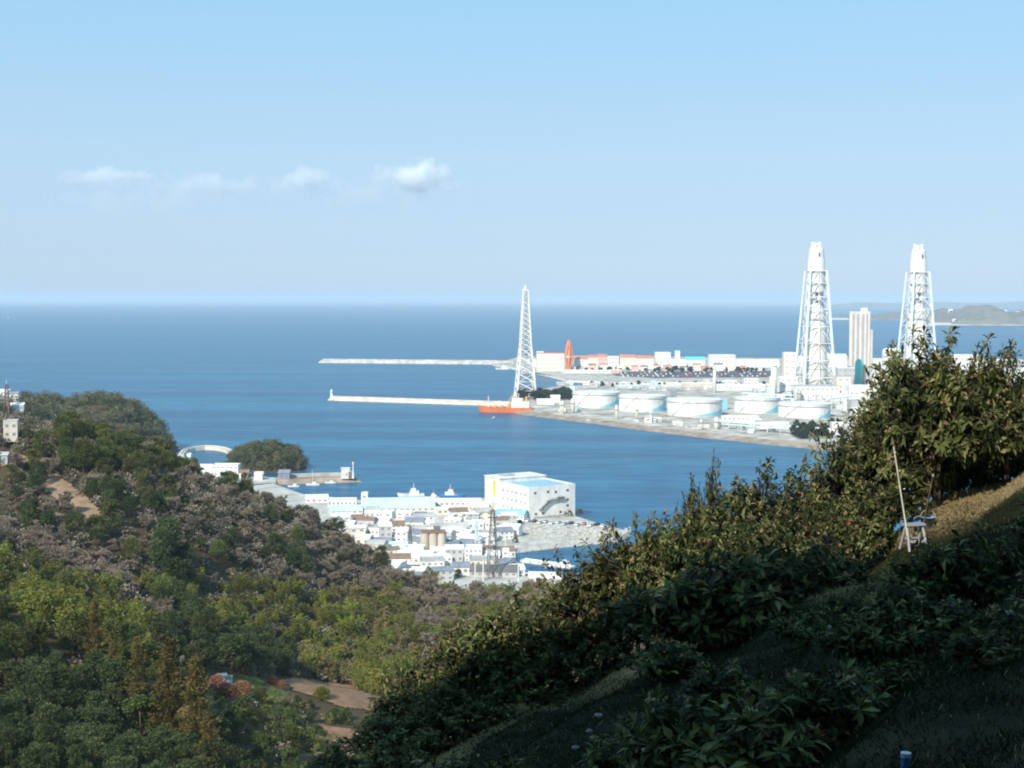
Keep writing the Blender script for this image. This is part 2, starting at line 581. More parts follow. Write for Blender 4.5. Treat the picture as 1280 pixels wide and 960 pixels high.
grid_mesh('headland_hill', hx, hy, HZ, M_valley, keep=HZ > -0.95)
ISL_C = P(330, 591, 0)
def isl_z(x, y):
    z = dome(x, y, ISL_C.x - 3, ISL_C.y + 25, 27, 26, 14.5, 2.4) - 0.4
    z = np.maximum(z, dome(x, y, ISL_C.x + 10, ISL_C.y + 22, 15, 22, 12.5) - 0.4)
    return np.maximum(z + np.where(z > 0.5, fbm(x, y, 12, 3) * 2.0, 0), -1)
ix = np.arange(ISL_C.x - 45, ISL_C.x + 45, 2.0); iy = np.arange(ISL_C.y - 20, ISL_C.y + 70, 2.0)
IX, IY = np.meshgrid(ix, iy); IZ = isl_z(IX, IY)
grid_mesh('island_hill', ix, iy, IZ, M_valley, keep=IZ > -0.95)

M_far = soil_mat('far_woodland', [(0.35, (0.10, 0.105, 0.09)), (0.5, (0.20, 0.18, 0.155)), (0.62, (0.11, 0.12, 0.095)), (0.75, (0.30, 0.28, 0.24))], 0.012)
def ridge(name, pts, width, mat, seed, base=-1.0, step=None):
    """a low coast following pts [(x, y, h)], with a rounded cross-section"""
    pts = np.array(pts, float)
    n = 120
    s = np.linspace(0, 1, n)
    t = np.linspace(0, 1, len(pts))
    cx = np.interp(s, t, pts[:, 0]); cyy = np.interp(s, t, pts[:, 1]); hh = np.interp(s, t, pts[:, 2])
    m = 17
    k = np.linspace(-1, 1, m)
    X = cx[None] + 0 * k[:, None]
    Y = cyy[None] + k[:, None] * width
    Zp = hh[None] * np.sqrt(np.clip(1 - np.abs(k[:, None]) ** 2.2, 0, 1))
    Zp = Zp * (1 + 0.7 * fbm(X + seed, Y * 0.6, width * 0.5, 4)) - 0.5
    Zp = np.maximum(Zp, -1.0)
    V = np.stack([X, Y, Zp], -1).reshape(-1, 3)
    i = np.arange(n * m).reshape(m, n)
    Fc = np.stack([i[:-1, :-1], i[:-1, 1:], i[1:, 1:], i[1:, :-1]], -1).reshape(-1, 4)
    return tag(soup(name, V, Fc, mat, smooth=True), kind='structure')
def DX(px, y): return (px - 640) / F * y
Y0 = 7200.0
ridge('peninsula_hill', [(DX(p, Y0), Y0, h) for p, h in ((1150, 2), (1168, 12), (1176, 62), (1188, 82), (1200, 88), (1212, 92), (1222, 90), (1232, 74), (1240, 52), (1250, 60), (1262, 62), (1275, 70), (1290, 60), (1330, 80), (1400, 40))], 420, M_far, 3)
ridge('low_cape', [(DX(p, 9000), 9000, h) for p, h in ((1030, 1), (1045, 9), (1060, 26), (1085, 34), (1098, 28), (1115, 40), (1130, 26), (1150, 18), (1200, 20), (1300, 10))], 500, M_far, 11)
ridge('far_coast', [(DX(p, 24000), 24000, h) for p, h in ((1000, 4), (1060, 50), (1090, 78), (1120, 66), (1170, 88), (1220, 74), (1290, 92), (1400, 80))], 2200, M_far, 29)
# ================================================================ VEGETATION
M_bark = paint('bark', (0.10, 0.075, 0.055), 0.95, 0.5, 2.0, 0.05)
M_greybark = paint('grey_bark', (0.19, 0.165, 0.14), 0.95, 0.4, 2.0, 0.05)
L_ever = leaf_mat('evergreen_leaf', [(0.0, (0.036, 0.052, 0.017)), (0.5, (0.086, 0.107, 0.031)), (1.0, (0.176, 0.185, 0.055))], 0.22, 0.65, 0.18, 0.35, 0.03)
L_dark = leaf_mat('dark_evergreen_leaf', [(0.0, (0.026, 0.040, 0.022)), (0.5, (0.057, 0.079, 0.031)), (1.0, (0.143, 0.161, 0.062))], 0.18, 0.7, 0.15, 0.3, 0.02)
L_bamboo = leaf_mat('bamboo_leaf', [(0.0, (0.064, 0.086, 0.017)), (0.5, (0.166, 0.179, 0.031)), (1.0, (0.331, 0.302, 0.064))], 0.35, 0.5, 0.3, 0.3, 0.02)
L_reed = leaf_mat('pale_bamboo_leaf', [(0.0, (0.125, 0.116, 0.039)), (0.5, (0.225, 0.192, 0.072)), (1.0, (0.330, 0.265, 0.113))], 0.35, 0.6, 0.2, 0.2, 0.02)
L_twig = leaf_mat('winter_twig', [(0.0, (0.127, 0.104, 0.080)), (0.5, (0.233, 0.194, 0.150)), (1.0, (0.372, 0.319, 0.253))], 0.0, 0.9, 0.1, 0.25, 0.015)
L_twigpink = leaf_mat('pinkish_twig', [(0.0, (0.147, 0.110, 0.088)), (0.5, (0.248, 0.194, 0.156)), (1.0, (0.360, 0.293, 0.237))], 0.0, 0.9, 0.1, 0.15, 0.01)
L_cypress = leaf_mat('rusty_conifer_needle', [(0.0, (0.062, 0.056, 0.018)), (0.45, (0.131, 0.110, 0.035)), (1.0, (0.237, 0.169, 0.056))], 0.3, 0.6, 0.2, 0.2, 0.015)
L_autumn = leaf_mat('russet_leaf', [(0.0, (0.19, 0.085, 0.055)), (0.5, (0.32, 0.155, 0.105)), (1.0, (0.43, 0.25, 0.18))], 0.3, 0.7, 0.1, 0.2, 0.015)
L_loquat = leaf_mat('loquat_leaf', [(0.0, (0.011, 0.017, 0.006)), (0.40, (0.033, 0.043, 0.012)), (0.66, (0.110, 0.130, 0.037)), (1.0, (0.297, 0.270, 0.116))], 0.28, 0.55, 0.13, 0.2, 0.015)
L_bloom = leaf_mat('loquat_flower_bud', [(0.0, (0.16, 0.105, 0.055)), (0.5, (0.27, 0.185, 0.105)), (1.0, (0.40, 0.30, 0.18))], 0.1, 0.9, 0.1, 0.12, 0.01)
L_grass = leaf_mat('grass_blade', [(0.0, (0.006, 0.009, 0.003)), (0.3, (0.020, 0.026, 0.006)), (0.5, (0.11, 0.14, 0.024)), (0.62, (0.24, 0.19, 0.08)), (1.0, (0.42, 0.32, 0.18))], 0.35, 0.7, 0.15, 0.0, 0.0)  # darkest tints stand in for deep shade on the near slope

def clumps(rng, n, R_, H_, z0, spread=0.75):
    """clump centres over a dome-shaped crown"""
    a = rng.uniform(0, 2 * np.pi, n)
    h = rng.uniform(0, 1, n) ** 0.8
    rad = R_ * np.sqrt(np.clip(1 - (h * 0.95) ** 2, 0, 1)) * rng.uniform(0.35, 1, n) ** 0.5 * spread / 0.75 * 0.8
    return np.stack([rad * np.cos(a), rad * np.sin(a), z0 + h * H_ * 0.86], -1)

def crown_cards(rng, cen, per, rc, L, Wd, up=0.35, flat=0.75):
    n = len(cen) * per
    base = np.repeat(cen, per, 0)
    d = unit(rng.normal(size=(n, 3)))
    rr = rc * np.repeat(rng.uniform(0.7, 1.3, len(cen)), per) * rng.uniform(0.35, 1, n) ** 0.45
    off = d * rr[:, None]; off[:, 2] *= flat
    ax = d + rng.normal(size=(n, 3)) * 0.8; ax[:, 2] += up
    V, Fc = card_leaves(rng, base + off, ax, L * rng.uniform(0.7, 1.3, n), Wd * rng.uniform(0.7, 1.3, n))
    t = np.clip(np.repeat(rng.uniform(0.15, 0.75, len(cen)), per) + rng.normal(size=n) * 0.2, 0, 1)
    return V, Fc, t

def merge(parts):
    V = []; Fc = []; T = []; o = 0
    for v, f, t in parts:
        V.append(v); Fc.append(f + o); T.append(t); o += len(v)
    return np.concatenate(V), np.concatenate(Fc), np.concatenate(T)

def trunk_mb(rng, h, r, limbs, reach, z0):
    mb = MB()
    p = Vector((0, 0, -0.6)); q = Vector((rng.normal() * 0.1 * h * 0.3, rng.normal() * 0.1 * h * 0.3, h))
    mid = p.lerp(q, 0.5) + Vector((rng.normal() * 0.15, rng.normal() * 0.15, 0))
    mb.tube(p, mid, r, r * 0.75, 6); mb.tube(mid, q, r * 0.75, r * 0.35, 6)
    for k in range(limbs):
        t = rng.uniform(0.4, 0.95)
        s = p.lerp(q, t); a = rng.uniform(0, 6.28)
        e = s + Vector((math.cos(a) * reach * rng.uniform(.5, 1), math.sin(a) * reach * rng.uniform(.5, 1), reach * rng.uniform(.2, .8)))
        mb.tube(s, e, r * 0.4, r * 0.12, 4)
    return mb

POOL = bpy.data.collections.new('unused')        # prototypes are moved into place as first members
class Kind:
    """a kind of plant: several grown prototypes; the first use moves the prototype, later uses copy it"""
    def __init__(s, protos): s.protos = protos; s.used = [False] * len(protos)
    def place(s, i, loc, rz, sc, label, cat, group, name=None):
        i %= len(s.protos)
        if not s.used[i]:
            o = s.protos[i]; s.used[i] = True
            o.location = loc; o.rotation_euler = (0, 0, rz); o.scale = sc
        else:
            o = copy_tree(s.protos[i], loc, rz, sc)
        if name: o.name = name
        tag(o, label, cat, group)
        return o
    def finish(s):
        for u, o in zip(s.used, s.protos):
            if not u:
                for c in list(o.children_recursive) + [o]:
                    bpy.data.objects.remove(c)

def plant(name, trunk, crown, tm, lm, tname='trunk', cname='crown'):
    o = thing(name, name, 'tree')
    trunk.build(tname, tm, o, smooth=True)
    V, Fc, t = crown
    soup(cname, V, Fc, lm, t, o)
    return o

def make_evergreen(seed, mat, name='evergreen_tree', R_=3.6, H_=6.5, z0=2.2, L=0.42):
    rng = np.random.default_rng(seed)
    c = clumps(rng, 46, R_, H_, z0)
    crown = crown_cards(rng, c, 75, 1.05, L, L * 0.55)
    return plant(name, trunk_mb(rng, z0 + H_ * 0.6, 0.22, 7, R_ * 0.7, z0), crown, M_bark, mat)

def make_bare(seed, mat, name='bare_tree', h=8.0, spread=0.62, levels=4, ribbon=0.075):
    rng = np.random.default_rng(seed)
    mb = MB(); rib = []
    def grow(p, d, l, r, k):
        e = p + d * l
        if k <= 1:
            mb.tube(p, e, r, r * 0.6, 5 if k == 0 else 4)
        else:
            rib.append((p, e, r))
        if k >= levels + 1: return
        nb = (5 if k == 0 else 5 if k < 3 else 8)
        for i in range(nb):
            t = 1.0 if (i == 0 and k < 3) else rng.uniform(0.35, 1.0)
            s = p.lerp(e, t)
            nd = Vector((d.x + rng.normal() * spread, d.y + rng.normal() * spread, d.z * 0.8 + rng.normal() * 0.28 + 0.30)).normalized()
            grow(s, nd, l * rng.uniform(0.52, 0.78), r * 0.55, k + 1)
    grow(Vector((0, 0, -0.5)), Vector((rng.normal() * .08, rng.normal() * .08, 1)).normalized(), h * 0.36, 0.15, 0)
    P0 = np.array([a[0][:] for a in rib]); P1 = np.array([a[1][:] for a in rib])
    Wd = np.maximum(np.array([a[2] for a in rib]) * 2, ribbon)
    V, Fc = card_leaves(rng, (P0 + P1) / 2, P1 - P0 + 1e-6, np.linalg.norm(P1 - P0, axis=1) * 1.1, Wd)
    t = np.clip(rng.normal(0.5, 0.22, len(rib)), 0, 1)
    o = thing(name, name, 'tree')
    mb.build('trunk', M_greybark, o, smooth=True)
    soup('twigs', V, Fc, mat, t, o)
    return o

def make_bamboo(seed, mat, name='bamboo_clump', h=8.5, nc=11, rad=1.9, per=150):
    rng = np.random.default_rng(seed)
    stems = []; cen = []; axs = []; tin = []
    for k in range(nc):
        a = rng.uniform(0, 6.28); r = rad * math.sqrt(rng.uniform(0, 1))
        b = Vector((r * math.cos(a), r * math.sin(a), -0.5))
        a2 = a + rng.normal() * 0.7; lean = rng.uniform(0.8, 2.4); hh = h * rng.uniform(0.72, 1.05)
        pts = []
        for i in range(7):
            t = i / 6
            pts.append(b + Vector((math.cos(a2) * lean * t ** 2.6, math.sin(a2) * lean * t ** 2.6, hh * (t - 0.10 * t ** 4))))
        for i in range(6):
            stems.append((pts[i], pts[i + 1]))
        tt = 0.25 + 0.78 * rng.uniform(0, 1, per) ** 0.7; tt = np.clip(np.round(tt * 8 + rng.uniform()) / 8 - .06 + rng.normal(size=per) * .018, .2, 1.0)
        idx = tt * 6; i0 = np.minimum(idx.astype(int), 5); fr = (idx - i0)[:, None]
        pa = np.array([p[:] for p in pts])
        c = pa[i0] * (1 - fr) + pa[i0 + 1] * fr
        w = (0.35 + 0.75 * np.sin(np.clip((tt - 0.2) / 0.8, 0, 1) * np.pi))[:, None]
        ang = rng.uniform(0, 6.28, per)
        off = np.stack([np.cos(ang), np.sin(ang), rng.uniform(-.4, .35, per)], -1) * w * rng.uniform(0.2, 1, (per, 1))
        cen.append(c + off)
        ax = off + rng.normal(size=(per, 3)) * 0.25; ax[:, 2] -= 0.25
        axs.append(ax)
        tin.append(np.clip(rng.uniform(0.25, 0.7) + rng.normal(size=per) * 0.2, 0, 1))
    cen = np.concatenate(cen); axs = np.concatenate(axs)
    V, Fc = card_leaves(rng, cen, axs, 0.62 * rng.uniform(.7, 1.3, len(cen)), 0.21 * rng.uniform(.7, 1.3, len(cen)))
    S0 = np.array([q[0][:] for q in stems]); S1 = np.array([q[1][:] for q in stems])
    V2, F2 = card_leaves(rng, (S0 + S1) / 2, S1 - S0, np.linalg.norm(S1 - S0, axis=1) * 1.1, 0.10)
    V, Fc, t = merge([(V, Fc, np.concatenate(tin)), (V2, F2, np.full(len(F2), 0.6))])
    return tag(soup(name, V, Fc, mat, t), name, 'bamboo')

def make_conifer(seed, mat, h=15.0, rb=2.3, name='conifer_tree'):
    rng = np.random.default_rng(seed)
    mb = MB(); mb.tube((0, 0, -0.6), (0.1, 0, h * 0.97), 0.24, 0.03, 6)
    cen = []; axs = []; tin = []
    n = 130
    for k in range(n):
        z = h * (0.16 + 0.84 * (k / n) ** 0.9)
        r = rb * (1 - (z / h)) ** 0.72 * rng.uniform(0.45, 1.12) + 0.2
        a = rng.uniform(0, 6.28)
        e = Vector((r * math.cos(a), r * math.sin(a), z + r * rng.uniform(-0.05, 0.35)))
        mb.tube((0.05, 0, z), e, 0.045, 0.015, 3)
        m = int(26 + 26 * r / rb)
        t = rng.uniform(0.25, 1.08, m)[:, None]
        c = np.array([0.05, 0, z]) * (1 - t) + np.array(e[:]) * t + rng.normal(size=(m, 3)) * 0.26
        cen.append(c); ax = np.array([e.x, e.y, r * 0.5]) + rng.normal(size=(m, 3)) * r * 0.5; axs.append(ax)
        tin.append(np.clip(rng.uniform(0.2, 0.8) + rng.normal(size=m) * 0.18, 0, 1))
    cen = np.concatenate(cen); axs = np.concatenate(axs)
    V, Fc = card_leaves(rng, cen, axs, 0.48 * rng.uniform(.7, 1.3, len(cen)), 0.2)
    o = thing(name, name, 'tree')
    mb.build('trunk', M_bark, o)
    soup('crown', V, Fc, mat, np.concatenate(tin), o)
    return o

def loquat_leaves(rng, tips, axes, nl, size, tipt):
    """whorls of long drooping folded leaves at branch ends"""
    n = len(tips) * nl
    P0 = np.repeat(tips, nl, 0); A = unit(np.repeat(axes, nl, 0))
    u = unit(np.cross(A, rng.normal(size=(n, 3))))
    th = np.radians(np.tile(np.linspace(28, 118, nl), len(tips)) + rng.normal(size=n) * 12)[:, None]
    d = unit(A * np.cos(th) + u * np.sin(th)); 
    dz = d.copy(); dz[:, 2] -= 0.36; d = unit(dz)
    P0 = P0 - A * (np.tile(np.linspace(0, 0.16, nl), len(tips)))[:, None]
    Lg = (size * rng.uniform(0.7, 1.2, n))[:, None]; Wd = Lg * 0.35
    side = unit(np.cross(d, A + 1e-3)); nor = np.cross(side, d)
    nor = np.where((nor * A).sum(1, keepdims=True) < 0, -nor, nor)
    base = P0; tip = P0 + d * Lg - nor * Lg * 0.16
    M = P0 + d * Lg * 0.55 - nor * Wd * 0.05
    Lf = P0 + d * Lg * 0.55 + side * Wd / 2 + nor * Wd * 0.17
    Rt = P0 + d * Lg * 0.55 - side * Wd / 2 + nor * Wd * 0.17
    V = np.stack([base, Lf, tip, M, Rt], 1).reshape(-1, 3)
    o = np.arange(n)[:, None] * 5
    Fc = np.concatenate([o + np.array([[0, 1, 2, 3]])[:, ::-1], o + np.array([[0, 3, 2, 4]])[:, ::-1]], 0)
    t = np.clip(np.repeat(tipt, nl) + rng.normal(size=n) * 0.16, 0, 1)
    return V, Fc, np.concatenate([t, t])

def make_loquat(seed, R_=2.3, H_=4.0, z0=0.9, ntip=290, size=0.30, bloom=0.46, name='loquat_tree', shoots=4, lean=0.0):
    rng = np.random.default_rng(seed)
    mb = MB()
    top = Vector((lean, 0, z0 + 0.2))
    mb.tube((0, 0, -0.4), (lean * .5, 0, z0 * 0.5), 0.13, 0.11, 7); mb.tube((lean * .5, 0, z0 * .5), top, 0.11, 0.10, 7)
    nodes = []
    for k in range(9):
        a = 6.28 * k / 9 + rng.normal() * 0.3; t = rng.uniform(0.15, 1)
        e = Vector((lean + math.cos(a) * R_ * 0.6 * t, math.sin(a) * R_ * 0.6 * t, z0 + (H_ - z0) * (0.72 - 0.42 * t) + rng.normal() * 0.15))
        mid = top.lerp(e, 0.5) + Vector((math.cos(a) * .15, math.sin(a) * .15, -0.12))
        mb.tube(top, mid, 0.07, 0.05, 5); mb.tube(mid, e, 0.05, 0.03, 5)
        nodes += [mid, e, mid.lerp(e, .5)]
    nodes = np.array([v[:] for v in nodes])
    a = rng.uniform(0, 2 * np.pi, ntip); cz = rng.uniform(-0.55, 1, ntip)
    lob = 1 + 0.22 * np.sin(a * 3 + seed) + 0.16 * np.sin(a * 5 + cz * 4 + seed * 2)
    rr = rng.uniform(0.45, 1.0, ntip) ** 0.45 * lob
    sr = np.sqrt(np.clip(1 - cz ** 2, 0, 1))
    mz = z0 + (H_ - z0) * 0.42
    tips = np.stack([lean + R_ * rr * sr * np.cos(a), R_ * rr * sr * np.sin(a), mz + (H_ - mz) * cz * np.where(cz > 0, rr, 0.9 * (mz - 0.25) / (H_ - mz) * 0.9)], -1)
    for k in range(shoots):
        b = rng.integers(0, ntip); tips[b, 2] = H_ * rng.uniform(1.0, 1.14); tips[b, :2] *= 0.8
    ax = unit(tips - np.array([lean, 0, mz - 0.6])) + np.array([0, 0, 0.45])
    ax = unit(ax + rng.normal(size=ax.shape) * 0.25)
    d = np.linalg.norm(tips[:, None] - nodes[None], axis=-1); j = d.argmin(1)
    for p, q in zip(tips, nodes[j]):
        mb.tube(q, p, 0.018, 0.009, 3)
    # a second whorl part way down each shoot
    q = nodes[j]; tips2 = tips * 0.72 + q * 0.28; ax2 = unit(ax + rng.normal(size=ax.shape) * 0.5)
    tv = rng.uniform(0.2, 0.75, ntip)
    p1 = loquat_leaves(rng, tips, ax, 11, size, tv)
    p2 = loquat_leaves(rng, tips2, ax2, 7, size * 0.95, tv * 0.7)
    o = thing(name, name, 'tree')
    mb.build('trunk', M_bark, o, smooth=True)
    V, Fc, t = merge([p1, p2])
    soup('crown', V, Fc, L_loquat, t, o)
    if bloom > 0:
        k = rng.uniform(0, 1, ntip) < bloom
        k &= tips[:, 2] > mz - 0.3
        bt = tips[k] + ax[k] * 0.07
        nb = len(bt)
        c = np.repeat(bt, 14, 0) + rng.normal(size=(nb * 14, 3)) * 0.045
        V, Fc = card_leaves(rng, c, np.repeat(ax[k], 14, 0) + rng.normal(size=(nb * 14, 3)), 0.085, 0.05)
        soup('blossom', V, Fc, L_bloom, np.clip(np.repeat(rng.uniform(0.15, 0.85, nb), 14) + rng.normal(size=nb * 14) * 0.12, 0, 1), o)
    return o

K_ever = Kind([make_evergreen(100 + i, L_ever, 'evergreen_tree', R_=3.4 + 0.3 * (i % 3), H_=5.6 + 0.9 * (i % 4)) for i in range(5)])
K_dark = Kind([make_evergreen(200 + i, L_dark, 'broadleaf_tree', R_=3.0 + 0.4 * (i % 3), H_=5.2 + 1.0 * (i % 4), L=0.38) for i in range(5)])
K_bare = Kind([make_bare(300 + i, L_twig, 'bare_tree', h=7.5 + (i % 3)) for i in range(5)])
K_lowbare = Kind([make_bare(330 + i, L_twig, 'low_bare_tree', h=5.4 + .4 * i, spread=0.85) for i in range(3)])  # leafless hill trees grown low and wide, not true coppice
K_pink = Kind([make_bare(350 + i, L_twigpink, 'bare_tree', h=6.0 + 0.5 * (i % 3), spread=0.75) for i in range(3)])
K_bamb = Kind([make_bamboo(400 + i, L_bamboo) for i in range(5)])
K_reed = Kind([make_bamboo(450 + i, L_reed, h=6.5, per=120) for i in range(3)])
K_con = Kind([make_conifer(500 + i, L_cypress, 15 + i * 1.5, 3.1 + 0.35 * i) for i in range(3)])
K_aut = Kind([make_evergreen(550 + i, L_autumn, 'russet_tree', R_=1.9, H_=2.6, z0=0.6, L=0.3) for i in range(3)])
# ---- planting the valley: the kind of growth follows the zones seen in the photograph
def inpoly(px, py, poly):
    r = False; j = len(poly) - 1
    for i in range(len(poly)):
        xi, yi = poly[i]; xj, yj = poly[j]
        if (yi > py) != (yj > py) and px < (xj - xi) * (py - yi) / (yj - yi) + xi: r = not r
        j = i
    return r
# zone: ground polygon in photo pixels (where the trunk stands), kinds with weights, spacing (m), labels
ZONES = [
 ('trail', [(60,600),(72,598),(92,612),(112,628),(132,650),(122,664),(96,652),(78,630),(56,612)], [], 0),
 ('trail', [(0,572),(20,570),(58,576),(60,582),(20,580),(0,582)], [], 0),
 ('field', [(268,846),(350,846),(440,858),(486,876),(500,905),(452,898),(400,886),(345,880),(300,886),(262,872)], [], 0),
 ('trail', [(395,905),(470,915),(455,935),(405,930)], [], 0),
 ('crest', [(40,575),(60,545),(150,545),(245,575),(250,600),(150,600),(60,600)], [('ever', .85), ('bare', .15)], 5.2),
 ('pinkwood', [(-40,670),(60,672),(150,700),(215,735),(205,752),(140,740),(60,706),(-40,704)], [('pink', .85), ('bare', .15)], 4.6),
 ('bigever', [(168,700),(225,700),(240,745),(180,745)], [('dark', 1)], 4.6),
 ('mound', [(-40,712),(60,716),(130,742),(176,778),(185,835),(130,850),(-40,842)], [('bamb', .9), ('ever', .1)], 4.7),
 ('shade', [(176,770),(215,760),(260,800),(262,845),(185,850)], [('dark', .6), ('bare', .4)], 5.0),
 ('band', [(150,728),(300,738),(420,752),(400,815),(330,812),(250,800),(200,765)], [('bamb', .8), ('ever', .12), ('bare', .08)], 4.4),
 ('yellowband', [(400,752),(500,745),(530,830),(480,872),(400,860),(360,835),(400,815)], [('reed', .55), ('bamb', .45)], 4.4),
 ('greywood', [(480,735),(760,735),(760,850),(540,870),(520,800)], [('bare', .72), ('bamb', .18), ('reed', .1)], 5.0),
 ('darkclump', [(262,802),(352,806),(366,850),(290,848)], [('dark', 1)], 4.6),
 ('bareclump', [(350,822),(405,828),(420,858),(360,856)], [('bare', 1)], 4.6),
 ('lowleft', [(-60,842),(150,846),(190,868),(250,900),(300,940),(330,1010),(-80,1010)], [('dark', .95), ('ever', .05)], 4.3),
 ('scrub', [(300,886),(350,880),(460,905),(560,900),(560,1010),(330,1010),(280,925)], [('pink', .08), ('ever', .46), ('dark', .38), ('bare', .08)], 4.8),
 ('hill', [(-60,560),(60,545),(260,580),(330,602),(400,634),(470,690),(495,742),(470,752),(150,745),(-60,720)], [('bare', .40), ('lowbare', .43), ('ever', .12), ('dark', .05)], 4.7),
]
KIND = {'ever': K_ever, 'dark': K_dark, 'bare': K_bare, 'pink': K_pink, 'bamb': K_bamb, 'reed': K_reed, 'lowbare': K_lowbare}
WORDS = {
 ('crest','ever'): ('olive green evergreen tree of the dark grove on top of the left hill', 'evergreens on the crest of the left hill'),
 ('crest','bare'): ('leafless tree among the dark evergreens on top of the left hill', 'bare trees on the crest of the left hill'),
 ('pinkwood','pink'): ('pale pinkish brown leafless tree in the strip above the bamboo mound', 'pinkish bare trees above the bamboo mound'),
 ('pinkwood','bare'): ('grey leafless tree in the pinkish strip above the bamboo mound', 'grey bare trees above the bamboo mound'),
 ('bigever','dark'): ('tall dark green tree of the dense clump halfway down the left hill', 'dark tree clump halfway down the hill'),
 ('mound','bamb'): ('bright yellow green bamboo clump on the sunlit mound at the left edge', 'bamboo on the sunlit mound'),
 ('mound','ever'): ('green leafy tree standing among bamboo on the mound at the left edge', 'trees among the mound bamboo'),
 ('shade','dark'): ('dark green tree in the shaded hollow right of the bamboo mound', 'trees in the shaded hollow'),
 ('shade','bare'): ('leafless tree in the shaded hollow right of the bamboo mound', 'bare trees in the shaded hollow'),
 ('band','bamb'): ('feathery green bamboo clump of the long belt below the left hill', 'bamboo belt below the left hill'),
 ('band','ever'): ('round evergreen tree growing inside the bamboo belt below the left hill', 'evergreens in the bamboo belt'),
 ('band','bare'): ('leafless tree poking out of the bamboo belt below the left hill', 'bare trees in the bamboo belt'),
 ('yellowband','reed'): ('straw yellow bamboo clump behind the bare brown field', 'straw yellow bamboo behind the field'),
 ('yellowband','bamb'): ('yellow green bamboo clump among straw coloured ones behind the bare field', 'green bamboo behind the field'),
 ('greywood','bare'): ('grey leafless tree of the thicket in front of the harbour', 'bare thicket in front of the harbour'),
 ('greywood','bamb'): ('green bamboo clump among the grey bare trees in front of the harbour', 'green bamboo in the bare thicket'),
 ('greywood','reed'): ('straw yellow bamboo clump among the grey bare trees in front of the harbour', 'straw yellow bamboo in the bare thicket'),
 ('darkclump','dark'): ('dark broadleaf tree of the clump just behind the white hut', 'dark trees behind the white hut'),
 ('bareclump','bare'): ('leafless brownish tree behind the bare brown field', 'bare trees behind the field'),
 ('lowleft','dark'): ('dull grey green broadleaf tree in the lower left corner wood', 'broadleaf wood in the lower left corner'),
 ('lowleft','ever'): ('olive green tree among the grey green wood in the lower left corner', 'olive trees in the lower left wood'),
 ('scrub','pink'): ('pinkish leafless shrub tree on the slope below the bare field', 'pinkish scrub below the field'),
 ('scrub','ever'): ('olive green bushy tree on the slope below the bare field', 'olive scrub below the field'),
 ('scrub','dark'): ('dark green bushy tree on the slope below the bare field', 'dark scrub below the field'),
 ('scrub','bare'): ('grey leafless tree on the slope below the bare field', 'bare scrub trees below the field'),
 ('hill','bare'): ('leafless grey brown tree on the wooded slope of the left hill', 'bare winter trees on the left hill'),
 ('hill','lowbare'): ('low wide leafless tree on the wooded slope of the left hill', 'low bare trees on the left hill'),
 ('hill','ever'): ('green evergreen tree among bare ones on the slope of the left hill', 'evergreens on the slope of the left hill'),
 ('hill','dark'): ('dark bluish green tree among bare ones on the slope of the left hill', 'dark evergreens on the slope of the left hill'),
}
def plant_valley():
    rng = np.random.default_rng(42)
    # candidate spots by dart throwing on the ground plan
    xs = rng.uniform(-230, 90, 60000); ys = rng.uniform(150, 600, 60000)
    zs = valley_z(xs, ys)
    fz = fg_z(xs, ys)
    X, Y = to_px(np.stack([xs, ys, zs], -1))
    ok = (zs > 3) & (X > -70) & (X < 780) & (Y < 1015) & ((zs > fz - 3) | (fz < 41))
    cell = {}
    count = {}
    lim = {'lowbare': 298, 'ever': 298, 'dark': 298, 'bare': 299, 'pink': 200, 'bamb': 298, 'reed': 200}
    for i in np.nonzero(ok)[0]:
        px, py = X[i], Y[i]
        z = None
        for zn in ZONES:
            if inpoly(px, py, zn[1]): z = zn; break
        if z is None or not z[2]: continue
        sp = z[3]
        gx, gy = int(xs[i] // 4), int(ys[i] // 4)
        bad = False
        for a in range(-2, 3):
            for b in range(-2, 3):
                for (qx, qy, qs) in cell.get((gx + a, gy + b), ()):
                    if (qx - xs[i]) ** 2 + (qy - ys[i]) ** 2 < (0.5 * (sp + qs)) ** 2: bad = True
        if bad: continue
        r = rng.uniform(); acc = 0
        # species clump together
        r = np.clip(0.5 + fbm(xs[i] + 300, ys[i], 15, 2) * 1.2 + (r - 0.5) * 0.95, 0, 0.999)
        for kn, w in z[2]:
            acc += w
            if r < acc: break
        if count.get(kn, 0) >= lim[kn]: continue
        count[kn] = count.get(kn, 0) + 1
        cell.setdefault((gx, gy), []).append((xs[i], ys[i], sp))
        s = rng.uniform(0.72, 1.2)
        if z[0] == 'lowleft': s *= 0.86
        if z[0] == 'bigever': s *= 1.35
        if z[0] == 'scrub': s *= 0.46
        if z[0] == 'hill': s *= 0.88
        if z[0] == 'mound': s *= 0.85
        lab, grp = WORDS[(z[0], kn)]
        KIND[kn].place(int(rng.integers(0, 5)), (xs[i], ys[i], float(zs[i]) - 0.3), rng.uniform(0, 6.28), (s * rng.uniform(.9, 1.15), s * rng.uniform(.9, 1.15), s),
                       lab, 'bamboo' if kn in ('bamb', 'reed') else 'tree', grp)
    print('planted', count)
plant_valley()

def on_valley(px, py, guess=None):
    """walk along the view ray until it meets the valley ground"""
    d = ray(px, py); ts = np.arange(120, 720, 1.0) / d.y
    x = d.x * ts; y = d.y * ts; z = CAMZ + d.z * ts
    g = valley_z(x, y); k = np.nonzero(z < g)[0]
    i = k[0] if len(k) else len(ts) - 1
    return Vector((x[i], y[i], float(g[i])))
def at_depth(px, y):
    x = (px - 640) / F * y
    return Vector((x, y, float(valley_z(np.array([x]), np.array([y]))[0])))

